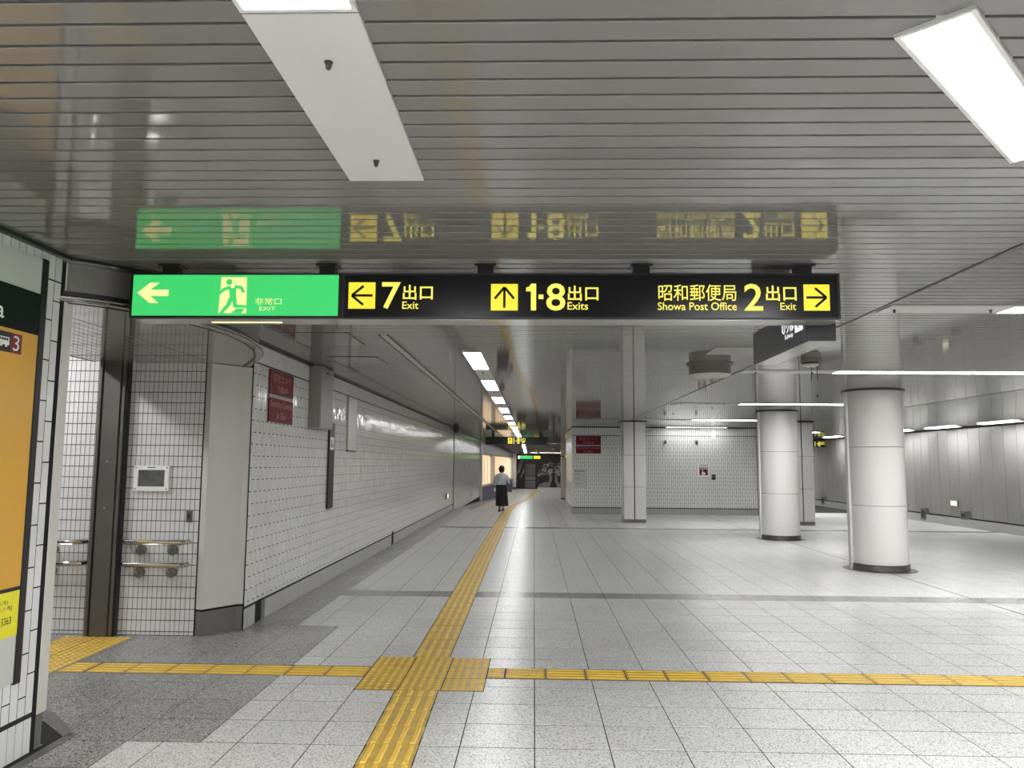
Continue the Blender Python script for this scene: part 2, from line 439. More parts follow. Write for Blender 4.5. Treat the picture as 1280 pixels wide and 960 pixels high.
# ================================================================== CEILING
mb=MB()
mb.box(-2.75,7.31,-4,24.45,ZC+.03,ZC+.1)
mb.box(-2.75,1.2,24.45,46,ZC+.03,ZC+.1); mb.box(1.2,3.6,29,46,ZC+.03,ZC+.1)
ceiling=structure('ceiling',mb,M['void']); mb=MB()
mb.add([(-2.75,46,zc(46)+.03),(3.6,46,zc(46)+.03),(3.6,66,zc(66)+.03),(-2.75,66,zc(66)+.03),(-2.75,46,zc(46)+.1),(3.6,46,zc(46)+.1),(3.6,66,zc(66)+.1),(-2.75,66,zc(66)+.1)],
       [(0,3,2,1),(4,5,6,7),(0,1,5,4),(2,3,7,6),(1,2,6,5),(3,0,4,7)])
ceiling_far=structure('ceiling_far',mb,M['void']); mb=MB()
XB=7.31; SL=.0385
def zbay(x): return ZC-SL*(x-XB)
mb.add([(XB,-4,ZC+.03),(12.3,-4,zbay(12.3)+.03),(12.3,40,zbay(12.3)+.03),(XB,40,ZC+.03),(XB,-4,ZC+.1),(12.3,-4,zbay(12.3)+.1),(12.3,40,zbay(12.3)+.1),(XB,40,ZC+.1)],
       [(0,3,2,1),(4,5,6,7),(0,1,5,4),(2,3,7,6),(1,2,6,5),(3,0,4,7)])
ceiling_bay=structure('ceiling_bay',mb,M['void'])
SP,SG=.1035,.0140; SY0=1.918
def slat_shape(x0,x1,yc,z,zb=None):
    """one lining board: flat face with turned-up chamfered long edges"""
    h=SP/2-SG/2; zb=z if zb is None else zb
    pr=[(-h,.029),(-h,.002),(-h+.002,0),(h-.002,0),(h,.002),(h,.029)]
    vs=[(x0,yc+a,z+b) for a,b in pr]+[(x1,yc+a,zb+b) for a,b in pr]; n=len(pr)
    return vs,[(i,n+i,n+i+1,i+1) for i in range(n-1)]
rest=MB(); rest_far=MB(); rest_bay=MB(); k=-56; smesh={}
while True:
    yc=SY0+SP*(k+.5); k+=1
    if yc>63.9: break
    spans=[]
    if yc<24.4: spans=[(-2.70,2.535,'a'),(2.565,7.29,'b'),(7.33,11.9,'c')]
    else:
        spans=[(-2.70,1.19 if yc<29 else 3.5,'a')]
        if yc<38: spans.append((7.33,11.9,'c'))
    for x0,x1,nm in spans:
        if nm!='c' and 1.55<yc<5.3:
            if nm not in smesh:
                t=MB(); t.add(*slat_shape(x0,x1,0,0)); me=t.mesh('ceiling_slat'); me.materials.append(M['slat']); smesh[nm]=me
            piece('slat',smesh[nm],ceiling,(0,yc,ZC))
        elif nm=='c': rest_bay.add(*slat_shape(x0,x1,yc,zbay(x0),zbay(x1)))
        else: (rest if yc<46 else rest_far).add(*slat_shape(x0,x1,yc,zc(yc)))
for r_,p_ in ((rest,ceiling),(rest_far,ceiling_far),(rest_bay,ceiling_bay)): stuff(r_.build('slat_field',M['slat'],p_,fix=False))
MB().box(-2.70,-2.66,-4,46,ZC-.02,ZC+.02).build('edge_trim',M['black'],ceiling)
MB().box(2.538,2.562,-4,24.4,ZC-.003,ZC+.02).build('joint_strip',M['black'],ceiling)
MB().box(7.297,7.323,-4,38,ZC-.003,ZC+.02).build('joint_strip',M['black'],ceiling)

# ================================================================== LAMPS
ORD=['first','second','third','fourth','fifth','sixth','seventh','eighth','ninth','tenth','eleventh','twelfth','thirteenth','fourteenth','fifteenth','sixteenth','seventeenth','eighteenth','nineteenth','twentieth','last']
def oriented(mb, c, ang, pts_boxes):
    """boxes given in a frame at c turned by ang about Z"""
    ca,sa=math.cos(ang),math.sin(ang)
    for (x0,x1,y0,y1,z0,z1) in pts_boxes:
        vs=[(x,y,z) for z in (z0,z1) for y in (y0,y1) for x in (x0,x1)]
        vs=[(c[0]+x*ca-y*sa,c[1]+x*sa+y*ca,c[2]+z) for x,y,z in vs]
        mb.add(vs,[(0,2,3,1),(4,5,7,6),(0,1,5,4),(2,6,7,3),(0,4,6,2),(1,3,7,5)])
    return mb
def lamp(label,c,W,L,ang=0,fr=.014,group=None,tilt=0,k=1.):
    """recessed lamp: rim of four bars and a diffuser; long side along local Y"""
    t=thing('ceiling_light',label,'ceiling light',c,group)
    a,b=W/2,L/2
    oriented(MB(),c,ang,[(-a,-a+fr,-b,b,-.012,.012),(a-fr,a,-b,b,-.012,.012),(-a+fr,a-fr,-b,-b+fr,-.012,.012),(-a+fr,a-fr,b-fr,b,-.012,.012)]).build('frame',M['lamp_trim'],t)
    oriented(MB(),c,ang,[(-a+fr,a-fr,-b+fr,b-fr,-.006,.010)]).build('diffuser',lamp_mat(k),t)
    if tilt: t.rotation_euler=(tilt,0,0)
    return t
def panel(label,c,W,L,ang=0,group=None,tilt=0):
    t=tag(oriented(MB(),(0,0,0),ang,[(-W/2,W/2,-L/2,L/2,-.010,.012)]).build('ceiling_cover',M['white_panel']),label,'ceiling panel',group,'thing')
    t.location=c
    if tilt: t.rotation_euler=(tilt,0,0)
    return t
def sensor(label,c,s=1.,group=None):
    s*=.55
    t=thing('ceiling_sensor',label,'sensor',c,group)
    MB().cyl((c[0],c[1],c[2]-.010*s),.020*s,.024*s,.010*s,16).build('collar',M['sensor'],t)
    MB().lathe((c[0],c[1],c[2]-.010*s),[(.016*s,0),(.016*s,-.014*s),(.013*s,-.026*s),(.006*s,-.034*s),(0.0005,-.036*s)],16).build('bulb',M['sensor'],t)
panel('wide white blank ceiling panel with two dark bulb sensors in front of the exit sign',(-.609,2.45,ZC),.305,1.18)
sensor('dark bulb sensor near the lamp end of the wide white ceiling panel',(-.599,2.10,ZC-.010))
sensor('dark bulb sensor near the sign end of the wide white ceiling panel',(-.610,2.83,ZC-.010))
lamp('bright lamp whose end just shows above the wide white ceiling panel',(-.609,1.22,ZC),.305,1.26)
ca=math.atan2(2.878-1.997,1.806-.966)-math.pi/2
ax=Vector((-math.sin(ca),math.cos(ca),0)); bx=Vector((math.cos(ca),math.sin(ca),0))
P0=Vector((.966,1.997,ZC)); L=1.217; W=.195
cc=P0+ax*(L/2)+bx*(W/2)
lamp('large bright lamp set askew in the ceiling boards at the upper corner',tuple(cc),W,L,ca)
# the row of lamps down the corridor
y=7.93; i=0
while y+1.5<63:
    yc=y+.75; tl=math.atan2(zc(yc+.5)-zc(yc-.5),1)
    lamp(f'{ORD[i]} lamp of the narrow corridor row, counted from the exit sign',(-.655,yc,zc(yc)),.20,1.46,0,.008,'lamps in the corridor row',tl,.23)
    if y+2.7<62:
        yb=y+1.5+.61
        panel(f'white blank panel behind the {ORD[i]} lamp of the corridor row',(-.655,yb,zc(yb)),.20,1.22,0,'blank panels in the corridor row',math.atan2(zc(yb+.5)-zc(yb-.5),1))
        if i<5: sensor(f'small dark sensor on the blank panel behind the {ORD[i]} corridor lamp',(-.655,yb-.35,zc(yb)-.010),1.,'sensors in the corridor row')
    y+=2.72; i+=1
# cross lamps of the wide hall
H=math.pi/2
hall=[(5.68,2.58,3.46,3.46,4.9,'first'),(9.58,2.58,3.72,3.72,5.45,'second'),(14.72,2.62,3.9,3.9,6.1,'third'),(20.12,2.75,4.1,4.1,6.1,'fourth'),(24.12,None,None,4.1,6.0,'fifth')]
for yy,b0,b1,l0,l1,o in hall:
    if b0: panel(f'white blank panel at the start of the {o} crosswise lamp of the hall',((b0+b1)/2,yy,ZC),.25,b1-b0-.004,H,'blank panels in the hall')
    KH=.10 if yy>24 else (.55 if yy>12 else .5)
    lamp(f'{o} long crosswise lamp of the hall, counted from the exit sign',((l0+l1)/2,yy,ZC),.25,l1-l0-.004,H,.010,'crosswise hall lamps',0,KH)
KH=.45
lamp('second tube of the second crosswise hall lamp, over the big round column',(6.32,9.58,ZC),.25,1.73,H,.010,'crosswise hall lamps',0,KH)
for x,yy,l in [(2.66,5.68,'first sensor on the blank panel before the first crosswise hall lamp'),(3.36,5.68,'second sensor on the blank panel before the first crosswise hall lamp'),
               (2.75,9.58,'sensor near the ceiling joint on the second blank hall panel'),(3.45,9.58,'sensor near the tube on the second blank hall panel'),
               (2.80,14.72,'sensor near the ceiling joint on the third blank hall panel'),(3.62,14.72,'sensor near the tube on the third blank hall panel')]:
    sensor(l,(x,yy,ZC-.010),1.,'sensors on the hall panels')
for x,yy,l in [(3.66,15.9,'dark sensor alone on the boards behind the third crosswise lamp'),(4.75,13.0,'dark sensor alone on the boards before the smaller round column'),(3.2,17.8,'dark sensor alone on the boards before the fourth crosswise lamp')]:
    sensor(l,(x,yy,ZC),1.1)
# lamps along the panelled wall
for yy,o in [(18.0,'nearest'),(20.5,'middle'),(22.9,'third'),(27.9,'farthest')]:
    lamp(f'{o} lamp of the row along the grey panelled wall',(10.7,yy,zbay(10.7)-.012),.22,1.5,0,.01,'lamps along the panelled wall',0,.36)
# lamps behind the photographer
lamp('lamp of the corridor row behind the viewpoint',(-.609,-1.6,ZC),.305,1.26,group='lamps behind the viewpoint',k=1.25)
lamp('lamp of the hall beside the viewpoint',(4.6,1.2,ZC),.25,2.2,H,group='lamps behind the viewpoint',k=1.25)
lamp('lamp of the hall behind the viewpoint',(4.6,-2.4,ZC),.25,2.2,H,group='lamps behind the viewpoint',k=1.25)
lamp('lamp of the far bay beside the viewpoint',(8.6,3.,zbay(8.6)-.01),.25,2.2,H,group='lamps behind the viewpoint',k=1.25)
lamp('lamp of the far bay before the panelled wall',(8.9,9.6,zbay(8.9)-.012),.25,2.2,H,group='lamps behind the viewpoint',k=.45)
lamp('added fill lamp in the side hall behind the square pier',(8.9,25.5,zbay(8.9)-.012),.25,2.2,H,group='added fill lamps in the side hall',k=1.1)  # added lamp, put in to brighten the dark side hall
lamp('added fill lamp in the side hall near its end wall',(8.9,31.5,zbay(8.9)-.012),.25,2.2,H,group='added fill lamps in the side hall',k=1.1)  # second added lamp, only there to lighten the hall's far walls

# ---- other ceiling fittings
def hatch(label,x0,x1,y0,y1):
    t=thing('ceiling_hatch',label,'hatch',((x0+x1)/2,(y0+y1)/2,ZC))
    MB().box(x0,x1,y0,y1,ZC-.004,ZC+.012).build('lid',M['slat'],t)
    g=.012; f=MB()
    f.box(x0-g,x1+g,y0-g,y0,ZC-.003,ZC+.01).box(x0-g,x1+g,y1,y1+g,ZC-.003,ZC+.01).box(x0-g,x0,y0,y1,ZC-.003,ZC+.01).box(x1,x1+g,y0,y1,ZC-.003,ZC+.01)
    f.build('rim',M['black'],t)
hatch('flush ceiling hatch nearest the exit sign, above the security notice',-2.30,-1.69,6.81,7.52)
hatch('flush ceiling hatch above the grey wall box',-2.29,-1.74,8.39,9.0)
t=tag(MB().box(1.80,2.30,7.60,8.10,ZC-.006,ZC+.01).build('ceiling_hatch',M['box_grey']),'pale square ceiling hatch beside the round drum','hatch',kind='thing')
t=thing('ceiling_channel','long narrow pale channel recessed in the ceiling along the tiled corridor wall','channel',(-1.38,20,ZC))
for x in (-1.422,-1.345): MB().box(x-.008,x+.008,6.93,46,ZC-.006,ZC+.01).build('rim',M['black'],t)
MB().box(-1.414,-1.353,6.93,46,ZC-.003,ZC+.008).build('track',M['cream_panel'],t)
c=(2.03,8.9,ZC); t=thing('ceiling_vent','round grey drum hanging under the ceiling near the subway sign','vent',c)
MB().lathe(c,[(.265,0),(.265,-.012),(.24,-.014),(.24,-.02)],36).build('flange',M['vent'],t)
MB().lathe(c,[(.235,-.012),(.235,-.125)],36).build('drum',M['vent'],t)
MB().lathe(c,[(.235,-.125),(.20,-.150),(.10,-.158),(.001,-.16)],36).build('cone',M['vent_cone'],t)
c=(2.99,8.35,ZC); t=thing('ceiling_device','small grey ceiling device with two thin dark rods below it','device',c)
MB().cbox(2.91,3.07,8.27,8.43,ZC-.055,ZC,.006).build('housing',M['vent'],t)
MB().cyl((2.99,8.35,ZC-.07),.088,.088,.015,24).build('band',M['black'],t)
MB().lathe((2.99,8.35,ZC-.07),[(.085,0),(.08,-.018),(.05,-.03),(.001,-.034)],24).build('dome',M['vent_cone'],t)
for dx in (.0,.06): MB().cyl((2.99+dx,8.33,ZC-.25),.004,.004,.16,8).build('rod',M['black'],t)

# ================================================================== LEFT WALLS
def wall_tiles(parent,o,u,n,u_start,u_end,z0,z1,pu,pz,first_odd,first_even,m,indiv=0,gap=.0068,name='tile',jit=.0004,holes=(),tilt=.003):
    """running bond of upright tiles; first_odd/even = z of one horizontal joint per column kind"""
    o=Vector(o);u=Vector(u);n=Vector(n); rest=MB(); cnt=0; cache={}; z=Vector((0,0,1))
    ang=math.atan2(u.y,u.x)
    i=0; uu=u_start
    while uu<u_end-.01:
        u1=min(uu+pu,u_end); zj=first_odd if i%2==0 else first_even
        js=[z0]; q=zj-pz*math.floor((zj-z0)/pz)
        while q<z1-.012:
            if q-z0>.012: js.append(q)
            q+=pz
        js.append(z1)
        for a,b in zip(js,js[1:]):
            mu,mz=(uu+u1)/2,(a+b)/2
            if any(h[0]<mu<h[1] and h[2]<mz<h[3] for h in holes): continue
            if cnt<indiv:
                key=(round(u1-uu,3),round(b-a,3))
                if key not in cache:
                    t=MB(); hu,hz=(u1-uu)/2-gap/2,(b-a)/2-gap/2
                    nn=Vector((u.y,-u.x,0)); s=1 if nn.dot(n)>0 else -1
                    t.tile((0,0,0),(1,0,0),(0,-s,0),-hu,hu,-hz,hz); me=t.mesh('wall_tile'); me.materials.append(m); cache[key]=me
                p=o+u*mu+z*mz
                piece(name,cache[key],parent,p,(R_.uniform(-tilt,tilt),0,ang+R_.uniform(-tilt,tilt))); cnt+=1
            else:
                rest.tile(o,u,n,uu+gap/2,u1-gap/2,a+gap/2,b-gap/2,jit=jit)
        uu=u1; i+=1
    if rest.f: stuff(rest.build(name+'_field',m,parent,fix=False))
def upright_tiles(parent,o,u,n,us,ue,z0,z1,pu,m,name,indiv=0,gap=.005):
    o=Vector(o);u=Vector(u);n=Vector(n);rest=MB();k=0;uu=us
    while uu<ue-.01:
        u1=min(uu+pu,ue)
        if k<indiv:
            mb=MB().tile(o,u,n,uu+gap/2,u1-gap/2,z0,z1); ob=mb.build(name,m,parent,fix=False)
        else: rest.tile(o,u,n,uu+gap/2,u1-gap/2,z0,z1,jit=.0003)
        k+=1; uu=u1
    if rest.f: stuff(rest.build(name+'_field',m,parent,fix=False))

# near wall block with the advertising board
wn=structure('wall_near',MB().box(-5,WL,-4,4.228,-.02,ZC+.02),M['joint'])
MB().box(-5,-2.81,4.2,4.34,-.02,ZC+.02).build('return_block',M['wall_plain'],wn)
YE=4.228
wall_tiles(wn,(WL,YE,0),(0,-1,0),(1,0,0),0,1.3,.205,2.56,.0625,.2255,2.449,2.336,M['wall_tile'],300)
upright_tiles(wn,(WL,YE,0),(0,-1,0),(1,0,0),0,1.3,2.565,2.70,.0625,M['wall_tile'],'top_tile',21)
upright_tiles(wn,(WL,YE,0),(0,-1,0),(1,0,0),0.0,1.3,.0,.182,.0625,M['wall_tile'],'skirting_tile',21)
upright_tiles(wn,(WL,YE-1.3,0),(0,-1,0),(1,0,0),0,6,.0,2.70,.0625,M['wall_tile'],'outer_tile',0)
t=thing('corner_post','cream corner post ending the tiled wall beside the advertising board','post',(-2.73,4.30,0))
MB().cbox(-2.80,-2.692,4.262,4.342,.182,ZC,.004).build('cladding',M['cream_panel'],t)
MB().box(-2.79,-2.71,4.262,4.338,0,.182).build('skirting',M['skirt_grey'],t)
MB().box(-2.79,-2.698,4.232,4.262,.0,ZC-.012).build('shadow_gap',M['drain'],t)  # black strip fills the gap, its colour stands in for shade
t=thing('floor_drain','gutter shaded by a black sheet, with grey stone rim at the foot of the cream corner post','drain',(-2.66,4.3,0))
MB().box(-2.695,-2.655,3.0,4.47,.0005,.002).build('gutter',M['drain'],t)  # black sheet on the floor, painted shade of the sunken gutter
MB().prism([(-2.97,4.345),(-2.66,4.345),(-2.66,4.46),(-2.70,4.50),(-2.93,4.71),(-2.97,4.71)],lambda p,q,z:(p,q,z),.0005,.0022).build('pit_shade',M['drain'],t)  # flat black sheet in place of a shaded hole
MB().box(-2.655,-2.60,3.0,4.50,.0005,.004).build('rim',M['concrete'],t)
MB().add([(-3.06,4.86,.004),(-2.66,4.47,.004),(-2.60,4.50,.004),(-3.0,4.90,.004)],[(0,1,2,3)]).build('cross_rim',M['concrete'],t)

# advertising board
PXF=-2.684; t=thing('advertising_board','tall black-framed advertising board with orange and yellow poster on the near tiled wall','sign',(WL,3.4,.40))
U=(0,-1,0); 
def O(y=0): return (PXF,0,0)
f=MB(); yb=2.5
f.cbox(-2.70,-2.680,4.035,4.085,.40,2.655,.004).build('frame_bar',M['black'],t)
MB().cbox(-2.70,-2.680,yb-.05,yb,.40,2.655,.004).build('frame_bar',M['black'],t)
MB().box(-2.70,-2.687,yb,4.035,.41,2.65).build('backing',M['poster_white'],t)
MB().box(-2.70,PXF,yb,4.033,2.228,2.455).build('dark_band',M['poster_green'],t)
MB().box(-2.70,PXF,yb,4.033,.905,2.228).build('orange_field',M['poster_orange'],t)
MB().box(-2.70,PXF+.001,yb,4.033,.885,.905).build('divider',M['ink'],t)
MB().box(-2.70,PXF,yb,4.033,.655,.885).build('yellow_field',M['poster_yellow'],t)
n_=(1,0,0); OO=(PXF,0,0); UU=(0,1,0)
# on a wall facing +X the text reads towards +Y
text('a',M['white_print'],t,'letter',OO,UU,n_,3.70,3.757,2.270,2.330,.01)
text('3',M['white_print'],t,'numeral',(PXF+.0018,0,0),UU,n_,3.838,3.884,2.118,2.196,.0)
MB().box(-2.70,PXF+.001,3.822,3.907,2.105,2.208).build('number_plate',M['maroon'],t)
MB().box(-2.70,PXF+.0008,3.62,3.822,2.105,2.208).build('bus_plate',M['ink'],t)
bus=[rect(3.728,3.808,2.140,2.180),rect(3.743,3.758,2.130,2.142),rect(3.780,3.795,2.130,2.142)]
flat(bus,M['white_print'],t,'bus_pictogram',(PXF+.0018,0,0),UU,n_)
flat([rect(3.731+k*.018,3.743+k*.018,2.162,2.174) for k in range(4)],M['ink'],t,'bus_windows',(PXF+.0036,0,0),UU,n_)
text('스케]',M['ink'],t,'small_print',OO,UU,n_,3.87,3.945,.822,.846,.0)
text('정류소스케]',M['ink'],t,'small_print',OO,UU,n_,3.81,3.978,.788,.816,.0)
text('-3363',M['ink'],t,'phone_number',OO,UU,n_,3.889,3.978,.722,.760,.0)

# long tiled corridor wall
wl=structure('wall_left',MB().box(-3.6,WL-.001,7.30,26.0,-.02,ZC+.02).box(-3.6,WL-.02,26.0,39.9,-.6,ZC+.02),M['joint'])
YS=7.275
holes=[(8.09-YS+1.0,9.0,1.97,2.75)]
wall_tiles(wl,(WL,YS,0),(0,1,0),(1,0,0),0,25.86-YS,.205,2.515,.065,.228,2.410,2.296,M['wall_tile'],300,tilt=.010,jit=.0013)
upright_tiles(wl,(WL,YS,0),(0,1,0),(1,0,0),0,25.86-YS,2.525,2.70,.065,M['wall_tile'],'top_tile',40)
hole_y=(7.57,7.83)
upright_tiles(wl,(WL,YS,0),(0,1,0),(1,0,0),0,hole_y[0]-YS,.0,.185,.065,M['skirt_tile'],'skirting_tile',10)
upright_tiles(wl,(WL,hole_y[1],0),(0,1,0),(1,0,0),0,14.75-hole_y[1],.0,.185,.065,M['skirt_tile'],'skirting_tile',60)
upright_tiles(wl,(WL,14.95,0),(0,1,0),(1,0,0),0,25.86-14.95,.0,.185,.065,M['skirt_tile'],'skirting_tile',0)
# beyond the joint the wall steps back a little
wall_tiles(wl,(WL-.02,26.0,0),(0,1,0),(1,0,0),.05,12.9,-.1,2.515,.065,.228,2.41,2.296,M['wall_tile'],0,jit=.0013)
upright_tiles(wl,(WL-.02,26.0,0),(0,1,0),(1,0,0),.05,12.9,2.525,2.70,.065,M['wall_tile'],'top_tile',0)
MB().box(-2.72,-2.66,38.9,39.9,-.4,ZC).build('end_trim',M['cream_panel'],wl)
t=thing('skirting_gap','square opening shaded by a black plate in the tiled skirting close to the cream alcove pillar','vent',(WL,7.7,0))
MB().box(WL-.004,WL+.001,hole_y[0],hole_y[1],0,.25).build('opening',M['drain'],t)  # black plate, its colour stands in for the dark of the hole
MB().box(WL-.002,WL+.007,hole_y[1]-.10,hole_y[1],0,.19).build('cheek',M['skirt_grey'],t)
t=thing('skirting_gap','narrow dark outlet in the skirting half way along the corridor wall','vent',(WL,14.85,0))
MB().box(WL-.004,WL+.007,14.76,14.94,.0,.25).build('opening',M['drain'],t); MB().box(WL,WL+.012,14.75,14.95,.24,.26).build('hood',M['skirt_grey'],t)
# cream pillar between alcove and corridor wall
pil=[(-3.035,7.295),(-3.035,7.0),(-2.972,6.965),(-2.765,7.265),(-2.715,7.28),(-2.715,7.295)]
t=thing('alcove_pillar','cream painted pillar standing between the alcove and the corridor wall tiles','pillar',(-2.9,7.15,0))
MB().prism(pil,lambda p,q,z:(p,q,z),.235,2.458).build('shaft',M['speckle_cream'],t)
ctr=(-2.9,7.18)
MB().prism([(p+(ctr[0]-p)*.02,q+(ctr[1]-q)*.02) for p,q in pil],lambda p,q,z:(p,q,z),.215,.235).build('shadow_joint',M['drain'],t)
MB().prism([(p+(ctr[0]-p)*.01,q+(ctr[1]-q)*.01) for p,q in pil],lambda p,q,z:(p,q,z),0,.215).build('skirting',M['skirt_grey'],t)

# things on the corridor wall
def notice(name,label,o,u,n,u0,u1,z0,z1,zm,cat='notice'):
    o=Vector(o);u=Vector(u);n=Vector(n); ctr=o+u*((u0+u1)/2)+Vector((0,0,z0))
    t=thing(name,label,cat,ctr)
    mb=MB().prism(rect(u0,u1,z0,zm-.02),lambda p,q,d:o+u*p+Vector((0,0,q))+n*d,0,.012); mb.build('english_plate',M['red'],t)
    mb=MB().prism(rect(u0,u1,zm+.02,z1),lambda p,q,d:o+u*p+Vector((0,0,q))+n*d,0,.012); mb.build('japanese_plate',M['red'],t)
    mb=MB().prism(rect(u0,u1,zm-.018,zm+.018),lambda p,q,d:o+u*p+Vector((0,0,q))+n*d,0,.010); mb.build('spacer',M['grey_print'],t)
    w=u1-u0; oo=o+n*.012; h=z1-zm
    text('防犯カメラ',M['red_text'],t,'lettering',oo,u,n,u0+.14*w,u1-.14*w,zm+.56*h,zm+.88*h,.0)
    text('作動中',M['red_text'],t,'lettering',oo,u,n,u0+.30*w,u1-.26*w,zm+.16*h,zm+.46*h,.0)
    h=zm-z0
    text('Security Camera',M['red_text'],t,'lettering',oo,u,n,u0+.05*w,u1-.05*w,z0+.52*h,z0+.84*h,.0)
    text('In Use',M['red_text'],t,'lettering',oo,u,n,u0+.32*w,u1-.32*w,z0+.14*h,z0+.42*h,.0)
    return t
notice('camera_notice','dark red security camera notice on the corridor wall next to the grey box',(WL+.007,0,0),(0,1,0),(1,0,0),7.69,8.45,1.965,2.50,2.23)
t=thing('wall_box','tall grey metal box hung high on the corridor wall tiles under the ceiling','box',(-2.62,9.4,1.96))
MB().cbox(WL+.007,-2.555,9.09,9.66,1.962,ZC-.005,.006).build('body',M['box_grey'],t)
MB().cbox(-2.556,-2.548,9.10,9.65,1.975,ZC-.02,.003).build('cover',M['box_grey'],t)
MB().box(-2.549,-2.545,9.30,9.42,2.63,2.65).build('name_plate',M['steel'],t)
t=thing('wall_strip','narrow black upright strip with small white emblem below the grey wall box','sign',(WL,10.14,.95))
MB().cbox(WL+.006,WL+.03,10.0,10.255,.955,2.075,.004).build('plate',M['black'],t)
MB().box(WL+.03,WL+.032,10.04,10.21,1.72,1.885).build('emblem_field',M['white_print'],t)
flat([[(10.08,1.75),(10.11,1.75),(10.11,1.85),(10.08,1.85)],[(10.14,1.75),(10.17,1.75),(10.17,1.80),(10.14,1.80)]],M['ink'],t,'emblem',(WL+.032,0,0),(0,1,0),(1,0,0))
t=thing('wall_cover','tall cream cover plate on the corridor wall just past the black strip','plate',(WL,11.25,1.73))
MB().cbox(WL+.006,WL+.03,10.99,11.50,1.73,2.505,.004).build('plate',M['cream_panel'],t)
MB().box(WL+.006,WL+.034,10.99,11.50,1.712,1.728).build('drip_edge',M['black'],t)
def guide_lamp(label,c,nx):
    t=thing('guide_light',label,'guide light',c)
    MB().cbox(c[0]-.02,c[0]+.02,c[1]-.20,c[1]+.20,c[2]-.09,c[2]+.09,.006).build('housing',M['box_grey'],t)
    s=.021 if nx>0 else -.021
    MB().box(c[0]+s-.002,c[0]+s+.002,c[1]-.16,c[1]+.12,c[2]-.06,c[2]+.06).build('lens',M['green_lamp'],t)
guide_lamp('small lit guide light low on the corridor wall',(WL+.026,23.9,.54),1)
# vertical joint cover with camera ball
t=thing('joint_cover','dark upright joint cover down the corridor wall where the ramp starts','trim',(WL,25.93,0))
MB().box(WL,WL+.012,25.86,26.02,0,ZC-.03).build('strip',M['black'],t)
c=(-2.60,25.6,ZC); t=thing('ceiling_camera','small dark ball camera under the ceiling above the corridor joint','camera',c)
MB().lathe(c,[(.10,0),(.10,-.03),(.09,-.09),(.06,-.15),(.001,-.17)],20).build('dome',M['black'],t)

# ================================================================== ALCOVE
wa=structure('wall_alcove',MB().box(-7,-3.04,7.0,7.2,-.02,3.3).box(-7.1,-7,4.0,7.2,-.02,3.3).box(-7,-5,4.14,4.34,-.02,3.3),M['joint'])
mb=MB(); P=.0437; x=-3.045; 
cols=[]
while x>-6.9:
    if not(-3.99<x-P/2<-3.74): cols.append((x-P,x))
    x-=P
ztop=3.25
cnt=0; cache=None
tm=MB().tile((0,0,0),(1,0,0),(0,-1,0),-P/2+.0022,P/2-.0022,-.0462,.0462,t=.004); tme=tm.mesh('alcove_tile'); tme.materials.append(M['alcove_tile'])
for a,b in cols:
    z=.035
    while z<ztop:
        if b>-3.75 and z+.05>2.46: break
        if b>-3.75 and cnt<300 and z<2.0 and a>-3.62:
            piece('tile',tme,wa,((a+b)/2,7.0,z+.049),(R_.uniform(-.004,.004),0,R_.uniform(-.004,.004))); cnt+=1
        else: mb.tile((0,7.0,0),(1,0,0),(0,-1,0),a+.0022,b-.0022,z+.0028,z+.0952,t=.004,jit=.0003)
        z+=.098
    mb.tile((0,7.0,0),(1,0,0),(0,-1,0),a+.0022,b-.0022,.004,.031,t=.004)
stuff(mb.build('tile_field',M['alcove_tile'],wa,fix=False))
t=thing('metal_pilaster','dark brown metal pilaster with twin grooves on the tiled alcove wall','pilaster',(-3.87,7.0,0))
MB().box(-4.0,-3.735,6.93,7.0,0,3.2).build('backing',M['black'],t)
MB().cbox(-3.945,-3.79,6.905,6.94,0,3.2,.004).build('face',M['dark_steel'],t)
for x in (-3.985,-3.765): MB().cbox(x-.014,x+.014,6.915,6.94,0,3.2,.004).build('fin',M['dark_steel'],t)
for z in (1.55,1.13): MB().cyl((-3.87,6.899,z),.008,.008,.008,10,'Y').build('screw',M['steel_dull'],t)
t=thing('notice_case','small white-framed notice case with dark glass on the tiled alcove wall','notice case',(-3.49,6.98,1.28))
f=MB(); f.box(-3.655,-3.33,6.972,6.994,1.285,1.325).box(-3.655,-3.33,6.972,6.994,1.475,1.515).box(-3.655,-3.615,6.972,6.994,1.325,1.475).box(-3.37,-3.33,6.972,6.994,1.325,1.475)
f.build('frame',M['white_print'],t)
MB().box(-3.615,-3.37,6.984,6.99,1.325,1.475).build('glass',M['glass_dark'],t)
MB().box(-3.53,-3.455,6.970,6.9725,1.494,1.503).build('caption',M['ink'],t)
for x in (-3.637,-3.348):
    for z in (1.303,1.497): MB().cyl((x,6.969,z),.006,.006,.004,8,'Y').build('screw',M['ink'],t)
t=thing('wall_plate','small dark metal plate with slot on the alcove tiles near the cream pillar','plate',(-3.13,6.99,1.0))
MB().box(-3.158,-3.105,6.985,6.995,1.005,1.108).build('plate',M['dark_steel'],t); MB().box(-3.137,-3.126,6.983,6.986,1.035,1.08).build('slot',M['drain'],t)
def rail(label,pts,br,r=.022):
    t=thing('handrail',label,'handrail',pts[0],'handrails in the alcove')
    MB().tube(pts,r,12).build('bar',M['steel'],t)
    for x,z in br:
        b=MB().cyl((x,6.955,z),.046,.044,.038,20,'Y').build('flange',M['flange'],t)
        MB().tube([(x,6.96,z),(x+.0,6.925,z+.004),(x-.005,6.90,z+.03),(x-.008,6.892,z+.062)],.011,8).build('bracket',M['steel'],t)
    return t
def hook(x0,x1,z,l=True):
    a=[(x0+.0,6.985,z),(x0+.008,6.94,z),(x0+.03,6.90,z)]; b=[(x1-.03,6.90,z),(x1-.008,6.94,z),(x1,6.985,z)]
    return a+[((x0+x1)/2,6.89,z)]+b
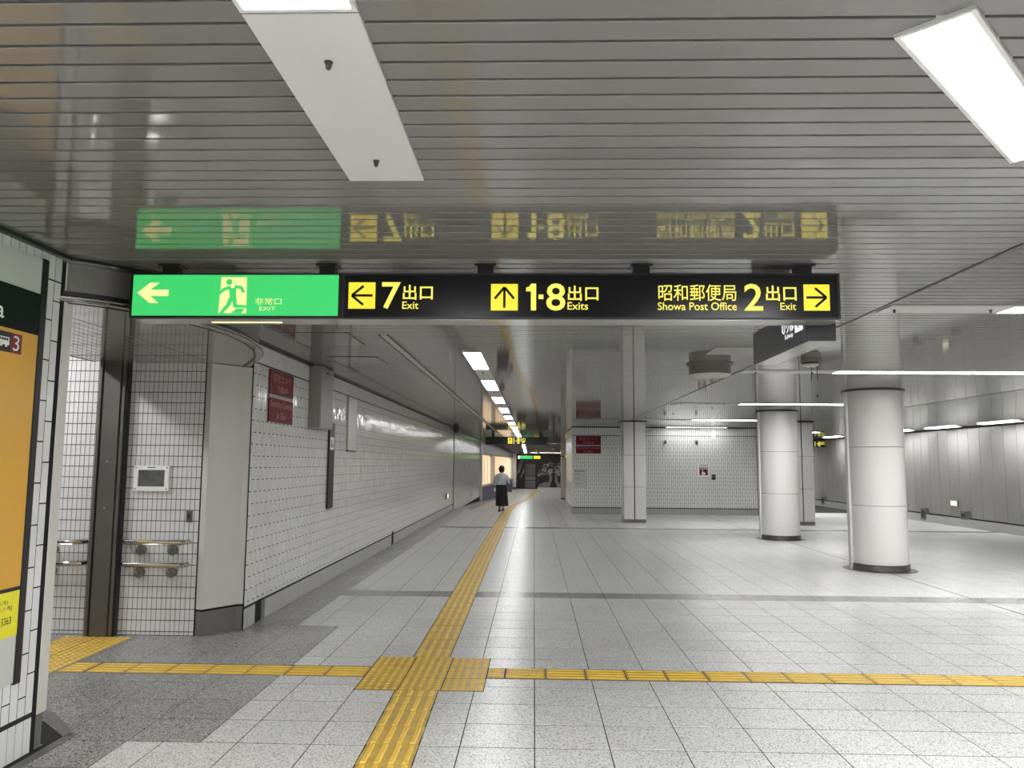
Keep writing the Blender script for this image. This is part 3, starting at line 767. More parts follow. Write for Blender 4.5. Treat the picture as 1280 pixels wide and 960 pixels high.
rail('upper short steel handrail beside the dark pilaster on the pillar side',hook(-3.69,-3.118,.832),[(-3.548,.757),(-3.257,.757)])
rail('lower short steel handrail beside the dark pilaster on the pillar side',hook(-3.695,-3.122,.632),[(-3.553,.557),(-3.260,.560)])
MB().box(-3.54,-3.40,6.873,6.877,.838,.850).build('braille_label',M['yellow_bar'],bpy.data.objects['handrail'])
for zz,nm,k in ((.826,'upper',0),(.636,'lower',1)):
    t=rail(f'{nm} steel handrail passing behind the cream corner post into the stairway',[(-4.06,6.985,zz),(-4.075,6.93,zz),(-4.12,6.90,zz),(-4.22,6.89,zz),(-4.33,6.89,zz),(-4.40,6.90,zz+.03),(-4.8,6.92,zz+.28)],[(-4.36,zz-.075)])
# curved canopy
ctl=[(-2.72,4.20),(-2.50,4.38),(-2.29,4.75),(-2.175,5.2),(-2.15,5.6),(-2.215,6.1),(-2.335,6.5),(-2.51,6.87),(-2.72,7.24)]
def spline(c,n=6):
    out=[]
    for i in range(len(c)-1):
        p0=Vector(c[max(i-1,0)]);p1=Vector(c[i]);p2=Vector(c[i+1]);p3=Vector(c[min(i+2,len(c)-1)])
        for k in range(n):
            s=k/n; q=.5*((2*p1)+(p2-p0)*s+(2*p0-5*p1+4*p2-p3)*s*s+(3*p1-p0-3*p2+p3)*s**3); out.append((q.x,q.y))
    out.append(tuple(c[-1])); return out
path=spline(ctl)
t=thing('entrance_canopy','low curved canopy with glossy underside over the alcove entrance behind the green exit sign','canopy',(-3.0,5.7,2.46))
MB().sweep(path,[(-.05,2.52),(-.04,2.52),(-.04,2.70),(-.05,2.70)]).build('fascia',M['hammered'],t)
MB().sweep(path,[(-.045,2.50),(-.03,2.50),(-.03,2.525),(-.045,2.525)]).build('groove',M['black'],t)
MB().sweep(path,[(-.06,2.46),(-.006,2.46),(.0,2.465),(.0,2.472),(-.008,2.476),(-.008,2.482),(-.004,2.488),(-.012,2.498),(-.06,2.502)],smooth=False).build('lower_moulding',M['moulding'],t)
MB().sweep(path,[(-.05,2.688),(-.005,2.688),(-.005,2.70),(-.05,2.70)]).build('upper_moulding',M['moulding'],t)
MB().sweep(path,[(-.06,2.70),(-.012,2.70),(-.012,2.718),(-.06,2.718)]).build('shadow_gap',M['black'],t)
MB().sweep(path,[(-.085,2.464),(-.058,2.456),(-.058,2.47),(-.085,2.475)]).build('inner_rim',M['black'],t)
poly=[(x-.06,y) for x,y in path if 4.36<y<7.0 or True]; poly=[(max(x,-2.95),y) for x,y in poly]+[(-2.95,7.0),(-2.95,4.35)]
MB().prism(poly,lambda p,q,z:(p,q,z),2.463,2.475).build('smooth_panel',M['soffit'],t)
MB().box(-4.02,-2.94,4.345,6.9,2.474,2.50).build('soffit_backing',M['void'],t)
x=-2.953; sm=None
while x>-4.0:
    MB().box(x-.083,x,4.345,6.9 if x-.083<-3.73 else 6.995,2.461,2.474).build('soffit_slat',M['soffit'],t); x-=.092
MB().box(-4.06,-4.02,4.345,6.9,2.461,3.22).build('stair_side_upstand',M['soffit'],t)
structure('ceiling_stairway',MB().box(-7,-4.0,4.2,7.2,3.2,3.3),M['wall_plain'])
lamp('lamp over the stairway behind the cream corner post',(-5.0,5.7,3.19),.25,1.3,k=.9)

# ================================================================== MAIN HANGING SIGN
YS_=4.35
t=thing('exit_sign','long hanging sign with a lit green exit field and yellow exit directions','sign',(-.31,YS_+.09,2.385))
x0,x1,z0,z1=-2.366,1.738,2.385,2.652
mb=MB().cbox(x0,x1,YS_,YS_+.19,z0,z1,.005); mb.build('housing',M['black'],t)
MB().box(x0+.012,x1-.01,YS_+.016,YS_+.18,z0-.0025,z0).build('underside',M['sign_under'],t)
MB().box(-1.92,-1.50,YS_+.10,YS_+.128,z0-.0045,z0-.0020).build('guide_slot',M['slot_lit'],t)
SO=(0,YS_,0); SU=(1,0,0); SN=(0,-1,0)
MB().box(-2.347,-1.138,YS_-.003,YS_+.002,2.400,2.641).build('green_panel',M['green_lit'],t)
MB().box(-1.100,1.722,YS_-.002,YS_+.002,2.396,2.640).build('dark_panel',M['black_sat'],t)
MB().box(-1.128,-1.108,YS_-.006,YS_+.002,z0+.002,z1-.002).build('divider',M['black'],t)
SF=(0,YS_-.003,0)
flat([[(-2.320,2.534),(-2.244,2.595),(-2.190,2.595),(-2.264,2.534)],[(-2.320,2.534),(-2.264,2.534),(-2.190,2.473),(-2.244,2.473)],rect(-2.275,-2.135,2.515,2.553)],M['cream_lit'],t,'exit_arrow',SF,SU,SN)
# running figure leaving through a doorway
door=[(-1.838,2.412),(-1.655,2.412),(-1.672,2.432),(-1.690,2.44),(-1.667,2.627),(-1.826,2.627)]
flat([[(-1.836,2.414),(-1.672,2.414),(-1.676,2.627),(-1.826,2.627)]],M['cream_lit'],t,'door_pictogram',SF,SU,SN)
fig=[]
def disc(cx,cz,r,n=14): return [(cx+r*math.cos(2*math.pi*k/n),cz+r*math.sin(2*math.pi*k/n)) for k in range(n)]
def limb(a,b,w0,w1):
    d=(Vector(b)-Vector(a)).normalized(); nn=Vector((-d.y,d.x)); A,B=Vector(a),Vector(b)
    return [tuple(A+nn*w0),tuple(A-nn*w0),tuple(B-nn*w1),tuple(B+nn*w1)]
fig.append(disc(-1.778,2.598,.0175))
fig+= [limb((-1.757,2.562),(-1.752,2.500),.021,.018),                       # trunk
       limb((-1.768,2.568),(-1.812,2.552),.010,.009),limb((-1.808,2.554),(-1.834,2.530),.009,.008),   # arm forward
       limb((-1.745,2.570),(-1.706,2.566),.010,.009),limb((-1.708,2.568),(-1.690,2.536),.009,.008),   # arm back
       limb((-1.762,2.502),(-1.780,2.458),.013,.011),limb((-1.780,2.460),(-1.812,2.424),.011,.009),   # front leg
       limb((-1.745,2.502),(-1.738,2.452),.013,.011),limb((-1.742,2.456),(-1.672,2.452),.010,.008)]   # rear leg
flat(fig,M['green_lit'],t,'running_figure',(0,YS_-.0052,0),SU,SN)
flat([[(-1.830,2.414),(-1.800,2.414),(-1.815,2.434)],[(-1.76,2.414),(-1.70,2.414),(-1.68,2.44),(-1.73,2.44)]],M['green_lit'],t,'door_shadow',(0,YS_-.0052,0),SU,SN)
text('非常口',M['cream_lit'],t,'lettering',SF,SU,SN,-1.622,-1.468,2.464,2.504,.0)
text('EXIT',M['cream_lit'],t,'lettering',SF,SU,SN,-1.596,-1.500,2.430,2.452,.0)
SF=(0,YS_-.002,0)
def arrow_square(x0,x1,z0,z1,dirn,par,o=SF,u=SU,n=SN,m=None,ink=None):
    m=m or M['yel_lit']; ink=ink or M['black_sat']
    flat([rect(x0,x1,z0,z1)],m,par,'arrow_field',o,u,n)
    cx,cz=(x0+x1)/2,(z0+z1)/2; s=(x1-x0); wv=.046*s
    L=[limb((.40*s,0),(-.34*s,0),wv,wv),limb((-.375*s,0),(.06*s,.36*s),wv,wv),limb((-.375*s,0),(.06*s,-.36*s),wv,wv)]
    ang={'L':0,'U':-math.pi/2,'R':math.pi}[dirn]; ca,sa=math.cos(ang),math.sin(ang)
    hs=(z1-z0)/s
    L=[[(cx+(a*ca-b*sa),cz+(a*sa+b*ca)*hs) for a,b in q] for q in L]
    flat(L,ink,par,'arrow',tuple(Vector(o)+Vector(n)*.0016),u,n)
arrow_square(-1.078,-.922,2.442,2.597,'L',t)
text('7',M['yel_text'],t,'numeral',SF,SU,SN,-.884,-.775,2.441,2.598,.012)
text('出口',M['yel_text'],t,'lettering',SF,SU,SN,-.762,-.588,2.494,2.582,.014)
text('Exit',M['yel_text'],t,'lettering',SF,SU,SN,-.764,-.670,2.441,2.484,.008)
arrow_square(-.252,-.097,2.433,2.588,'U',t)
flat([rect(-.022,.008,2.434,2.590),[(-.022,2.590),(-.030,2.574),(-.050,2.566),(-.050,2.545),(-.022,2.545)]],M['yel_text'],t,'numeral',SF,SU,SN)
flat([rect(.022,.050,2.500,2.526)],M['yel_text'],t,'dot',SF,SU,SN)
text('8',M['yel_text'],t,'numeral',SF,SU,SN,.066,.176,2.432,2.592,.012)
text('出口',M['yel_text'],t,'lettering',SF,SU,SN,.190,.365,2.490,2.578,.014)
text('Exits',M['yel_text'],t,'lettering',SF,SU,SN,.188,.306,2.438,2.482,.008)
text('昭和郵便局',M['yel_text'],t,'lettering',SF,SU,SN,.707,1.150,2.490,2.586,.004)
text('Showa Post Office',M['yel_text'],t,'lettering',SF,SU,SN,.703,1.151,2.436,2.482,.008)
text('2',M['yel_text'],t,'numeral',SF,SU,SN,1.194,1.300,2.434,2.590,.012)
text('出口',M['yel_text'],t,'lettering',SF,SU,SN,1.317,1.490,2.490,2.580,.014)
text('Exit',M['yel_text'],t,'lettering',SF,SU,SN,1.397,1.486,2.438,2.480,.008)
arrow_square(1.530,1.676,2.435,2.586,'R',t)
for hx in (-2.165,-1.226,-.29,.623,1.558):
    b=MB().box(hx-.045,hx+.045,YS_+.06,YS_+.13,2.65,ZC-.012).build('hanger',M['black'],t)
    MB().box(hx-.062,hx+.062,YS_+.04,YS_+.15,ZC-.012,ZC+.002).build('hanger_plate',M['black'],b)
# subway sign behind it
t=thing('subway_sign','grey hanging sign with white subway lettering set crosswise behind the long exit sign','sign',(1.70,5.0,2.30))
MB().cbox(1.612,1.785,4.55,5.66,2.295,2.525,.004).build('housing',M['black'],t)
MB().box(1.608,1.613,4.565,5.64,2.302,2.518).build('face',M['grey_face'],t)
MB().box(1.625,1.772,4.56,5.65,2.293,2.296).build('underside',M['sign_under'],t)
# the face looks towards -X, its lettering reads towards -Y
GO=(1.608,0,0); GU=(0,-1,0); GN=(-1,0,0)
text('のりば',M['white_lit'],t,'lettering',GO,GU,GN,-4.985,-4.755,2.395,2.500,.016)
text('Subway',M['white_lit'],t,'lettering',GO,GU,GN,-4.93,-4.77,2.350,2.390,.008)
arrow_square(-4.735,-4.60,2.372,2.500,'L',t,GO,GU,GN,M['white_lit'],M['grey_face'])
for yy in (4.85,5.4):
    b=MB().box(1.66,1.74,yy-.04,yy+.04,2.52,ZC).build('hanger',M['black'],t)

# ================================================================== COLUMNS AND PIERS
def column(label,cx,cy,r):
    t=thing('round_column',label,'column',(cx,cy,0))
    seams=[.095,.965,1.845,ZC-.015]
    for a,b in zip(seams,seams[1:]):
        MB().lathe((cx,cy,0),[(r-.02,a+.003),(r-.004,a+.003),(r,a+.007),(r,b-.007),(r-.004,b-.003),(r-.02,b-.003)],56).build('panel',M['col'],t)
    MB().lathe((cx,cy,0),[(r-.012,.09),(r-.012,ZC-.012)],48).build('core',M['joint_grey'],t)
    MB().lathe((cx,cy,0),[(r+.045,ZC-.004),(r+.035,ZC-.016),(r-.02,ZC-.016)],48).build('top_ring',M['black'],t)
    MB().lathe((cx,cy,0),[(r-.01,.095),(r+.012,.09),(r+.016,.012),(r+.03,.003)],48).build('base_skirt',M['skirt_metal'],t)
    MB().cyl((cx,cy,.0005),r+.11,r+.10,.0035,48).build('floor_flange',M['dark_steel'],t)
    MB().cbox(cx-r-.028,cx-r+.012,cy-.05,cy+.05,.0,ZC-.016,.004).build('joint_cover',M['col'],t)
column('big white round column of stacked panels, nearer to the viewer',5.26,12.07,.412)
column('smaller looking white round column standing behind in the hall',5.25,16.77,.402)
def pier(label,x0,x1,y0,y1,xm):
    t=thing('square_pier',label,'pier',((x0+x1)/2,(y0+y1)/2,0))
    MB().box(x0+.015,x1-.015,y0+.012,y1,.08,ZC-.012).build('core',M['joint'],t)
    seams=[.09,.945,1.80,ZC-.02]
    for a,b in zip(seams,seams[1:]):
        for xa,xb in ((x0,xm-.014),(xm+.014,x1)):
            MB().cbox(xa,xb,y0,y0+.02,a+.003,b-.003,.004).build('panel',M['col'],t)
        MB().cbox(x0,x0+.014,y0+.022,y1,a+.003,b-.003,.004).build('panel',M['col'],t)
        MB().cbox(x1-.014,x1,y0+.022,y1,a+.003,b-.003,.004).build('panel',M['col'],t)
    MB().box(x0+.008,x1-.008,y0+.006,y1,0,.09).build('skirting',M['skirt_grey'],t)
    MB().box(x0-.07,x1+.03,y0-.05,y1,ZC-.02,ZC-.004).build('top_ring',M['black'],t)
pier('white square pier with dark middle joint before the tiled back wall',2.42,3.01,20.9,21.6,2.70)
pier('white square pier half hidden behind the smaller round column',6.78,7.37,20.6,21.3,7.07)

# ================================================================== BACK WALL OF THE HALL
YB=24.46
wb=structure('wall_back',MB().box(1.2,7.1,YB,29,-.6,ZC+.02),M['joint_grey'])
UB=(1,0,0); NB=(0,-1,0)
wall_tiles(wb,(1.2,YB,0),UB,NB,0,5.9,.205,2.45,.065,.228,2.40,2.286,M['wall_tile_back'],0,gap=.007,jit=.0006)
upright_tiles(wb,(1.2,YB,0),UB,NB,0,5.9,2.465,2.70,.065,M['wall_tile_back'],'top_tile',0,gap=.007)
upright_tiles(wb,(1.2,YB,0),UB,NB,0,5.9,.0,.18,.065,M['skirt_tile'],'skirting_tile',0,gap=.007)
wall_tiles(wb,(1.2,YB,0),(0,1,0),(-1,0,0),0,4.5,.205,2.45,.065,.228,2.40,2.286,M['wall_tile_back'],0,gap=.007,jit=.0006)
upright_tiles(wb,(1.2,YB,0),(0,1,0),(-1,0,0),0,4.5,2.465,2.70,.065,M['wall_tile_back'],'top_tile',0,gap=.007)
upright_tiles(wb,(1.2,YB,0),(0,1,0),(-1,0,0),0,4.5,-.1,.18,.065,M['skirt_tile'],'skirting_tile',0,gap=.007)
notice('camera_notice','dark red security camera notice on the back wall left of the square pier',(0,YB-.007,0),UB,NB,1.324,2.104,1.885,2.437,2.135)
t=thing('wall_notice','pale paper notice with faint small print under the red camera notice','notice',(1.46,YB,.8))
MB().box(1.25,1.675,YB-.012,YB-.006,.81,1.37).build('sheet',M['cream_panel'],t)
MB().box(1.27,1.60,YB-.0135,YB-.012,1.31,1.35).build('heading',M['grey_print'],t)
for k,(a,b) in enumerate([(1.28,1.44),(1.56,1.58),(1.28,1.46),(1.50,1.53),(1.60,1.63),(1.28,1.50)]):
    zz=[1.22,1.14,1.08,1.02,1.0,.94][k]; MB().box(a,b,YB-.0135,YB-.012,zz,zz+.022).build('line_of_print',M['grey_print'],t)
t=thing('emergency_sign','red and white emergency button sign with pointing hand on the tiled back wall','sign',(5.32,YB,1.16))
MB().cbox(5.15,5.495,YB-.016,YB-.005,1.165,1.60,.003).build('plate',M['white_print'],t)
MB().box(5.19,5.455,YB-.018,YB-.016,1.235,1.49).build('red_field',M['red'],t)
MB().box(5.19,5.475,YB-.018,YB-.016,1.525,1.562).build('caption_bar',M['grey_print'],t)
EO=(0,YB-.018,0)
text('SOS',M['white_print'],t,'lettering',EO,UB,NB,5.215,5.43,1.415,1.480,.02)
flat([rect(5.275,5.300,1.31,1.40),[(5.262,1.315),(5.37,1.315),(5.375,1.275),(5.35,1.245),(5.29,1.245),(5.25,1.29)],rect(5.303,5.322,1.31,1.335),rect(5.326,5.345,1.31,1.33)],M['white_print'],t,'pointing_hand',EO,UB,NB)
t=thing('emergency_button','small black emergency button box beside the red sign','button box',(5.63,YB,1.08))
MB().cbox(5.575,5.685,YB-.06,YB-.005,1.095,1.25,.008).build('box',M['black'],t); MB().cyl((5.63,YB-.075,1.19),.025,.03,.02,14,'Y').build('button',M['skirt_grey'],t)
MB().box(5.58,5.70,YB-.03,YB-.005,2.36,ZC-.02).build('conduit',M['wall_tile_back'],t)
for x,l in ((4.13,'dark bracket high on the back wall nearer the square pier'),(5.11,'dark bracket high on the back wall above the emergency sign')):
    t=thing('wall_bracket',l,'bracket',(x,YB,2.2)); MB().cbox(x-.035,x+.035,YB-.06,YB-.005,2.20,2.32,.006).build('body',M['skirt_grey'],t); MB().box(x-.02,x+.02,YB-.09,YB-.06,2.22,2.26).build('clip',M['black'],t)

# ================================================================== PANELLED WALL ON THE HALL SIDE
XR=11.2
wr=structure('wall_right',MB().box(XR+.02,XR+.3,2,22.3,-.02,2.75).box(XR+.02,XR+.3,22.3,23.65,-.02,2.75).box(XR+.02,XR+.3,23.65,40,-.02,2.75).box(7.1,XR+.1,38,38.3,-.02,2.75).box(7.0,7.1,24.4,38.2,-.02,2.75),M['joint_grey'])
y=2.2; pm={}
while y<37.9:
    rec=0
    hw=.50 if y<22 else .45
    key=(hw,)
    if key not in pm:
        tt=MB().cbox(-.012,.012,-hw/2+.006,hw/2-.006,-1.15,1.15,.004); me=tt.mesh('wall_panel'); me.materials.append(M['rwall']); pm[key]=me
    piece('panel',pm[key],wr,(XR+rec,y+hw/2,1.395)); y+=hw if y<21.9 or y>22.5 else hw
for a,b in ((2,22.3),(22.3,23.65),(23.65,37.9)):
    rec=0
    MB().box(XR-.02+rec,XR+.02+rec,a,b,.215,.242).build('skirting_cap',M['drain'],wr)
    k=a; mb=MB()
    while k<b-.02:
        mb.box(XR-.10+rec,XR+.02+rec,k+.002,min(k+.098,b),.0,.21); k+=.1
    stuff(mb.build('skirting_block_field',M['skirt_tile'],wr))
MB().box(XR-.03,XR+.03,2,38,zbay(XR)-.03,zbay(XR)-.004).build('cornice',M['black'],wr)
guide_lamp('lit guide light low on the grey panelled wall',(XR-.035,20.98,.59),-1)
for ya,yb,za,zb,l in ((22.35,22.62,.05,.38,'dark outlet box low on the panelled wall at the recess'),(20.28,20.54,.20,.42,'dark outlet box low on the panelled wall under the guide light'),(30.0,30.3,.10,.36,'dark outlet box low on the far end of the panelled wall')):
    t=thing('outlet_box',l,'outlet box',(XR-.05,ya,za)); MB().cbox(XR-.12,XR-.013,ya,yb,za,zb,.006).build('case',M['skirt_grey'],t); MB().box(XR-.124,XR-.12,ya+.04,yb-.04,za+.06,zb-.06).build('grille',M['black'],t)
# far hanging signs
def far_sign(label,x0,x1,y,z0,z1,glyphs,zt=ZC):
    t=thing('hanging_sign',label,'sign',((x0+x1)/2,y,z0))
    MB().cbox(x0,x1,y,y+.16,z0,z1,.005).build('housing',M['black'],t)
    for f in (.12,.88): MB().box(x0+(x1-x0)*f-.05,x0+(x1-x0)*f+.05,y+.05,y+.11,z1,zt).build('hanger',M['black'],t)
    o=(0,y,0)
    for g in glyphs:
        if g[0]=='sq': arrow_square(g[1],g[2],g[3],g[4],'U',t,o)
        elif g[0]=='bar': flat([rect(*g[1:5])],g[5],t,'lit_field',o,SU,SN)
        else: text(g[0],M['yel_text'],t,'lettering',o,SU,SN,*g[1:5],.012)
    return t
far_sign('black hanging sign over the corridor with a yellow arrow and exit numbers, beyond the woman',-1.89,.54,30,2.285,2.585,
   [('sq',-1.02,-.85,2.32,2.545),('1·8',-.80,-.56,2.315,2.55),('出口',-.53,-.34,2.40,2.55),('P',-.46,-.36,2.31,2.42)])
far_sign('black hanging sign with yellow exit numbers half hidden behind the big round column',10.70,12.0,30,2.27,2.50,[('1·8',10.80,11.02,2.30,2.48),('出口',11.04,11.22,2.36,2.48),('P',11.24,11.33,2.30,2.48)],zbay(11.2)-.01)
far_sign('small green and yellow lit exit sign at the far end of the corridor',-1.25,.55,58,1.86,2.17,[('bar',-1.20,-1.05,1.90,2.13,M['white_lit']),('bar',-1.02,-.10,1.90,2.13,M['green_lit']),('bar',-.02,.48,1.90,2.13,M['yel_lit'])],zc(58))
far_sign('small yellow lit exit sign beyond the slim far column',1.75,3.2,50,1.90,2.22,[('bar',1.80,2.35,1.95,2.17,M['yel_lit']),('bar',2.5,2.9,1.95,2.17,M['yel_text'])],zc(50))

# ================================================================== FAR END OF THE CORRIDOR
zE=zf(60)
structure('wall_end',MB().box(-3.2,3.6,64,64.3,zE-.1,ZC),M['mural_dark'])
structure('wall_far_side',MB().box(3.5,3.7,29,64.2,zE-.1,ZC),M['wall_plain'])
t=thing('mural','large grey and black picture of a spreading tree on the corridor end wall','mural',(.6,63.95,zE))
MB().box(-1.45,3.0,63.95,63.985,zE+.12,2.02).build('ground',M['mural_dark'],t)
MB().box(.30,3.0,63.92,63.98,zE,zE+.12).build('sill',M['white_print'],t)
mo=(0,63.95,0); rr=random.Random(5)
trunk=[[(1.28,zE+.14),(1.90,zE+.14),(1.72,.15),(1.72,.62),(1.50,.62),(1.46,.15)]]
flat([[(1.0,zE+.14),(2.2,zE+.14),(1.95,.2),(1.9,.6),(1.3,.6),(1.25,.2)]],M['mural_grey'],t,'trunk_outline',mo,SU,SN,.0008,.0016)  # grey outline drawn behind the dark trunk
flat(trunk,M['mural_dark'],t,'tree_trunk',mo,SU,SN,.012,.016)
br=[]
for k in range(190):
    a=rr.uniform(-.1,3.24); r0=rr.uniform(.15,1.0)
    p=(1.62+math.cos(a)*r0*1.25,.70+math.sin(a)*r0*.95); q=(p[0]+math.copysign(rr.uniform(.05,.28),p[0]-1.62),p[1]-rr.uniform(-.02,.26))
    if -.0<q[0]<2.95 and q[1]<1.9 and p[1]<1.95: br.append(limb(p,q,rr.uniform(.018,.042),.008))
br.sort(key=lambda b:b[0][0]*7%1)
flat(br[:len(br)//2],M['mural_pale'],t,'pale_branches',mo,SU,SN,.006,.010); flat(br[len(br)//2:],M['mural_grey'],t,'grey_branches',mo,SU,SN,.002,.006)
hill=[[(.3,zE+.14),(1.3,zE+.14),(1.3,-.02),(.9,.05),(.5,-.12)],[(1.9,zE+.14),(2.95,zE+.14),(2.95,.0),(2.4,.1),(1.9,-.1)]]
flat(hill,M['mural_grey'],t,'hills',mo,SU,SN,.001,.003)
lf=[limb((-1.4+.16*k,rr.uniform(.2,.8)),(-1.1+.16*k,rr.uniform(1.0,1.9)),.02,.01) for k in range(4)]
flat(lf,M['mural_pale'],t,'left_leaves',mo,SU,SN,.002,.006)
t=thing('far_door','dark grey panelled door in the mural wall at the corridor end','door',(-.27,63.8,zE))
MB().box(-.80,.20,63.72,63.87,zE,1.62).build('frame',M['black'],t)
MB().box(-.72,.12,63.69,63.73,.55,1.52).build('upper_pane',M['glass_dark'],t)
MB().cbox(-.72,.12,63.69,63.73,zE+.05,.15,.01).build('lower_panel',M['skirt_grey'],t)
MB().cbox(-.72,.12,63.69,63.73,.20,.50,.01).build('middle_panel',M['skirt_grey'],t)
t=thing('end_post','pale square post at the end of the lit display wall','post',(-1.55,62,zE))
MB().cbox(-1.70,-1.42,61.9,62.2,zE+.2,zc(62),.01).build('shaft',M['cream_panel'],t); MB().box(-1.68,-1.44,61.91,62.2,zE,zE+.2).build('skirting',M['skirt_grey'],t)
t=thing('slim_column','slim pale column standing alone far down the corridor','column',(1.67,44.5,zf(44.5)))
MB().cbox(1.54,1.80,44.4,44.7,zf(44.5)+.1,1.95,.01).build('shaft',M['col'],t)
MB().cbox(1.54,1.80,44.4,44.7,2.0,zc(44.5),.01).build('upper_shaft',M['col'],t)
MB().box(1.57,1.77,44.42,44.7,1.95,2.0).build('band',M['black'],t)
MB().box(1.56,1.78,44.41,44.7,zf(44.5),zf(44.5)+.1).build('skirting',M['skirt_grey'],t)
lamp('crosswise lamp under the ceiling before the mural',(1.0,60.5,zc(60.5)-.02),.3,2.6,H,k=.2)
# lit display wall on the corridor side
A=Vector((-2.70,39.9,0)); B=Vector((-1.72,62,0)); du=(B-A).normalized(); dn=Vector((du.y,-du.x,0)); LD=(B-A).length
t=thing('display_wall','row of warmly lit display windows with pale curtains on a blue base','display',(A.x,A.y,zE))
def PD(p,q,d): return A+du*p+Vector((0,0,q))+dn*d
MB().prism(rect(0,LD,zE,.30),PD,-.4,0).build('base',M['blue_base'],t)
MB().prism(rect(0,LD,2.0,ZC),PD,-.4,0).build('lintel',M['skirt_grey'],t)
MB().prism(rect(0,LD,.30,2.0),PD,-.4,-.25).build('back_panel',M['warm_case'],t)
for a,b in ((0,.2),(6.2,7.0),(LD-.3,LD)): MB().prism(rect(a,b,.30,2.0),PD,-.3,.01).build('mullion',M['cream_panel'],t)
k=.4
while k<LD-.5:
    if not 5.9<k<7.1: MB().prism([(k,.42),(k+.5,.42),(k+.42,1.9),(k+.06,1.9)],PD,-.2,-.14).build('curtain',M['warm_case2' if int(k*3)%3 else 'warm_case3'],t)
    k+=.62
MB().prism(rect(.3,6.0,.30,.40),PD,-.2,.0).build('inner_sill',M['cream_panel'],t)

# ================================================================== THE WALKING WOMAN
def skin_body(name,verts,edges,radii,m,parent,root=0,sub=1):
    me=bpy.data.meshes.new(name); me.from_pydata([Vector(v)-parent.location for v in verts],edges,[])
    ob=bpy.data.objects.new(name,me); COL.objects.link(ob); ob.parent=parent
    md=ob.modifiers.new('skin','SKIN'); md.use_smooth_shade=True
    for i,sv in enumerate(me.skin_vertices[0].data):
        r=radii[i]; sv.radius=(r,r) if not isinstance(r,tuple) else r; sv.use_root=(i==root)
    ms=ob.modifiers.new('sub','SUBSURF'); ms.levels=sub; ms.render_levels=sub
    dg=bpy.context.evaluated_depsgraph_get(); nm=bpy.data.meshes.new_from_object(ob.evaluated_get(dg)); bpy.data.objects.remove(ob)
    nm.materials.clear(); nm.materials.append(m); nm.name=name
    for p in nm.polygons: p.use_smooth=True
    o=bpy.data.objects.new(name,nm); COL.objects.link(o); o.parent=parent
    return o
px,py=-1.05,25.1
t=thing('person','woman seen from behind walking away in pale blouse and long black skirt','person',(px,py,0))
V=[];E=[];Rr=[]
def J(x,y,z,r,par=None):
    V.append((px+x,py+y,z)); Rr.append(r)
    if par is not None: E.append((par,len(V)-1))
    return len(V)-1
pel=J(0,0,.80,(.125,.09)); wai=J(0,.01,.93,(.105,.075),pel); che=J(0,.015,1.09,(.13,.085),wai); nb=J(0,.02,1.215,(.06,.05),che); nk=J(0,.03,1.265,.042,nb)
hd=J(0,.04,1.35,.062,nk); ht=J(0,.045,1.42,.060,hd)
for s,yo,ye in ((-1,.02,.06),(1,-.02,-.08)):
    sh=J(s*.145,.015,1.19,.048,che); el=J(s*(.19 if s<0 else .205),-.0-yo,.97,.036,sh)
    wr_=J(s*(.20 if s<0 else .255),.08 if s<0 else .09,.80 if s<0 else .92,.024,el); pm_=J(s*(.20 if s<0 else .27),.11 if s<0 else .13,.745 if s<0 else .90,(.028,.018),wr_)
    for k in range(4):
        f1=J(s*.20+(k-1.5)*.015 if s<0 else .28,(.13 if s<0 else .165)+0*k,(.70 if s<0 else .895+(k-1.5)*.015),.008,pm_)
        J(V[f1][0]-px,V[f1][1]-py+.02+.004*(k%2),V[f1][2]-.025-.004*((k+1)%3),.007,f1)
    th=J(V[pm_][0]-px-s*.03,V[pm_][1]-py+.02,V[pm_][2]+.0,.0085,pm_); J(V[th][0]-px,V[th][1]-py+.02,V[th][2]-.02,.0075,th)
for s,ky,ay,az in ((-1,.10,.06,.07),(1,-.02,-.20,.12)):
    hp=J(s*.075,0,.74,.080,pel); kn=J(s*.07,ky,.43,.055,hp); an=J(s*.06,ay,az,.034,kn); J(s*.06,ay+.10,az-.045,.030,an); 
    J(s*.06,ay-.035,az-.03,.028,an)
skin_body('body',V,E,Rr,M['skin'],t)
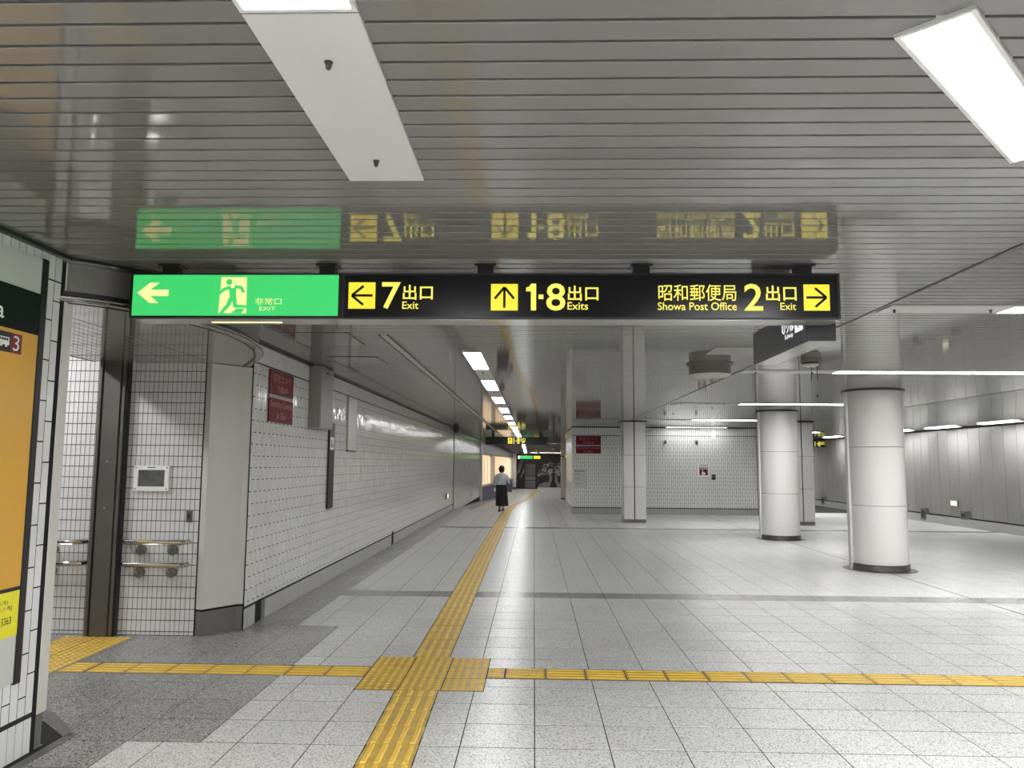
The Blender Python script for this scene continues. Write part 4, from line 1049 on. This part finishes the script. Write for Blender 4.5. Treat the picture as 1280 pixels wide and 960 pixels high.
# hair: rounded bob
bm=bmesh.new(); bmesh.ops.create_icosphere(bm,subdivisions=3,radius=1)
for v in bm.verts:
    q=v.co.copy(); v.co=Vector((px+q.x*.098,py+.035+q.y*.105,1.385+q.z*.108-(.03 if q.z<-.2 else 0)))
hm=bpy.data.meshes.new('hair'); 
for v in bm.verts: v.co-=t.location
bm.to_mesh(hm); bm.free(); hm.materials.append(M['hair'])
for p in hm.polygons: p.use_smooth=True
o=bpy.data.objects.new('hair',hm); COL.objects.link(o); o.parent=t
def ell(prof,n=28,fold=0.,ph=0):
    mb=MB(); vs=[]
    for rx,ry,z,dx,dy in prof:
        for i in range(n):
            a=2*math.pi*i/n; f=1+fold*math.sin(a*7+ph)*(1 if z<.6 else .2)
            vs.append((px+dx+rx*f*math.cos(a),py+dy+ry*f*math.sin(a),z))
    fs=[(j*n+i,j*n+(i+1)%n,(j+1)*n+(i+1)%n,(j+1)*n+i) for j in range(len(prof)-1) for i in range(n)]
    fs+=[tuple(range(n))[::-1],tuple(range((len(prof)-1)*n,len(prof)*n))]
    return mb.add(vs,fs,0,True)
ell([(.205,.20,.19,.02,-.03),(.20,.19,.35,.015,-.02),(.185,.16,.60,.01,0),(.175,.13,.80,0,0),(.135,.105,.93,0,.005)],fold=.05).build('long_skirt',M['skirt'],t)
ell([(.155,.115,.86,0,0),(.15,.11,.95,0,.005),(.16,.115,1.08,0,.01),(.165,.105,1.17,0,.012),(.12,.085,1.225,0,.015),(.055,.055,1.25,0,.02)],fold=.012).build('blouse',M['blouse'],t)
for s in (-1,1):
    if s<0: pts=[(px-.14,py+.01,1.18),(px-.18,py,1.08),(px-.20,py-.02,.97),(px-.205,py+.03,.88)]
    else: pts=[(px+.14,py+.01,1.18),(px+.19,py,1.08),(px+.21,py+.02,.97),(px+.25,py+.08,.925)]
    MB().tube(pts,[.055,.058,.054,.050],14).build('sleeve',M['blouse'],t)
for s,ay,az in ((-1,.06,.07),(1,-.20,.12)):
    MB().cbox(px+s*.06-.042,px+s*.06+.042,py+ay-.07,py+ay+.15,max(.004,az-.068),az-.02,.012).build('shoe',M['skirt'],t)
b=tag(MB().cbox(px+.20,px+.345,py-.02,py+.10,.63,.86,.02).build('shoulder_bag',M['bag']),'grey bag hanging from the walking woman\'s arm','bag',kind='thing')
b.name='hand_bag'
bs=MB().tube([(px+.20,py+.04,.85),(px+.20,py+.05,.95),(px+.235,py+.055,1.0),(px+.27,py+.05,.95),(px+.34,py+.04,.85)],.008,8).build('strap',M['bag'],b)
tag(MB().cbox(px-.25,px-.19,py+.085,py+.105,.64,.77,.006).build('white_paper',M['white_print']),'small white paper held in the walking woman\'s lowered hand','paper',kind='thing')

# closing wall behind the viewpoint
structure('wall_behind',MB().box(-5,12.5,-4.3,-4,-.02,3),M['wall_plain'])
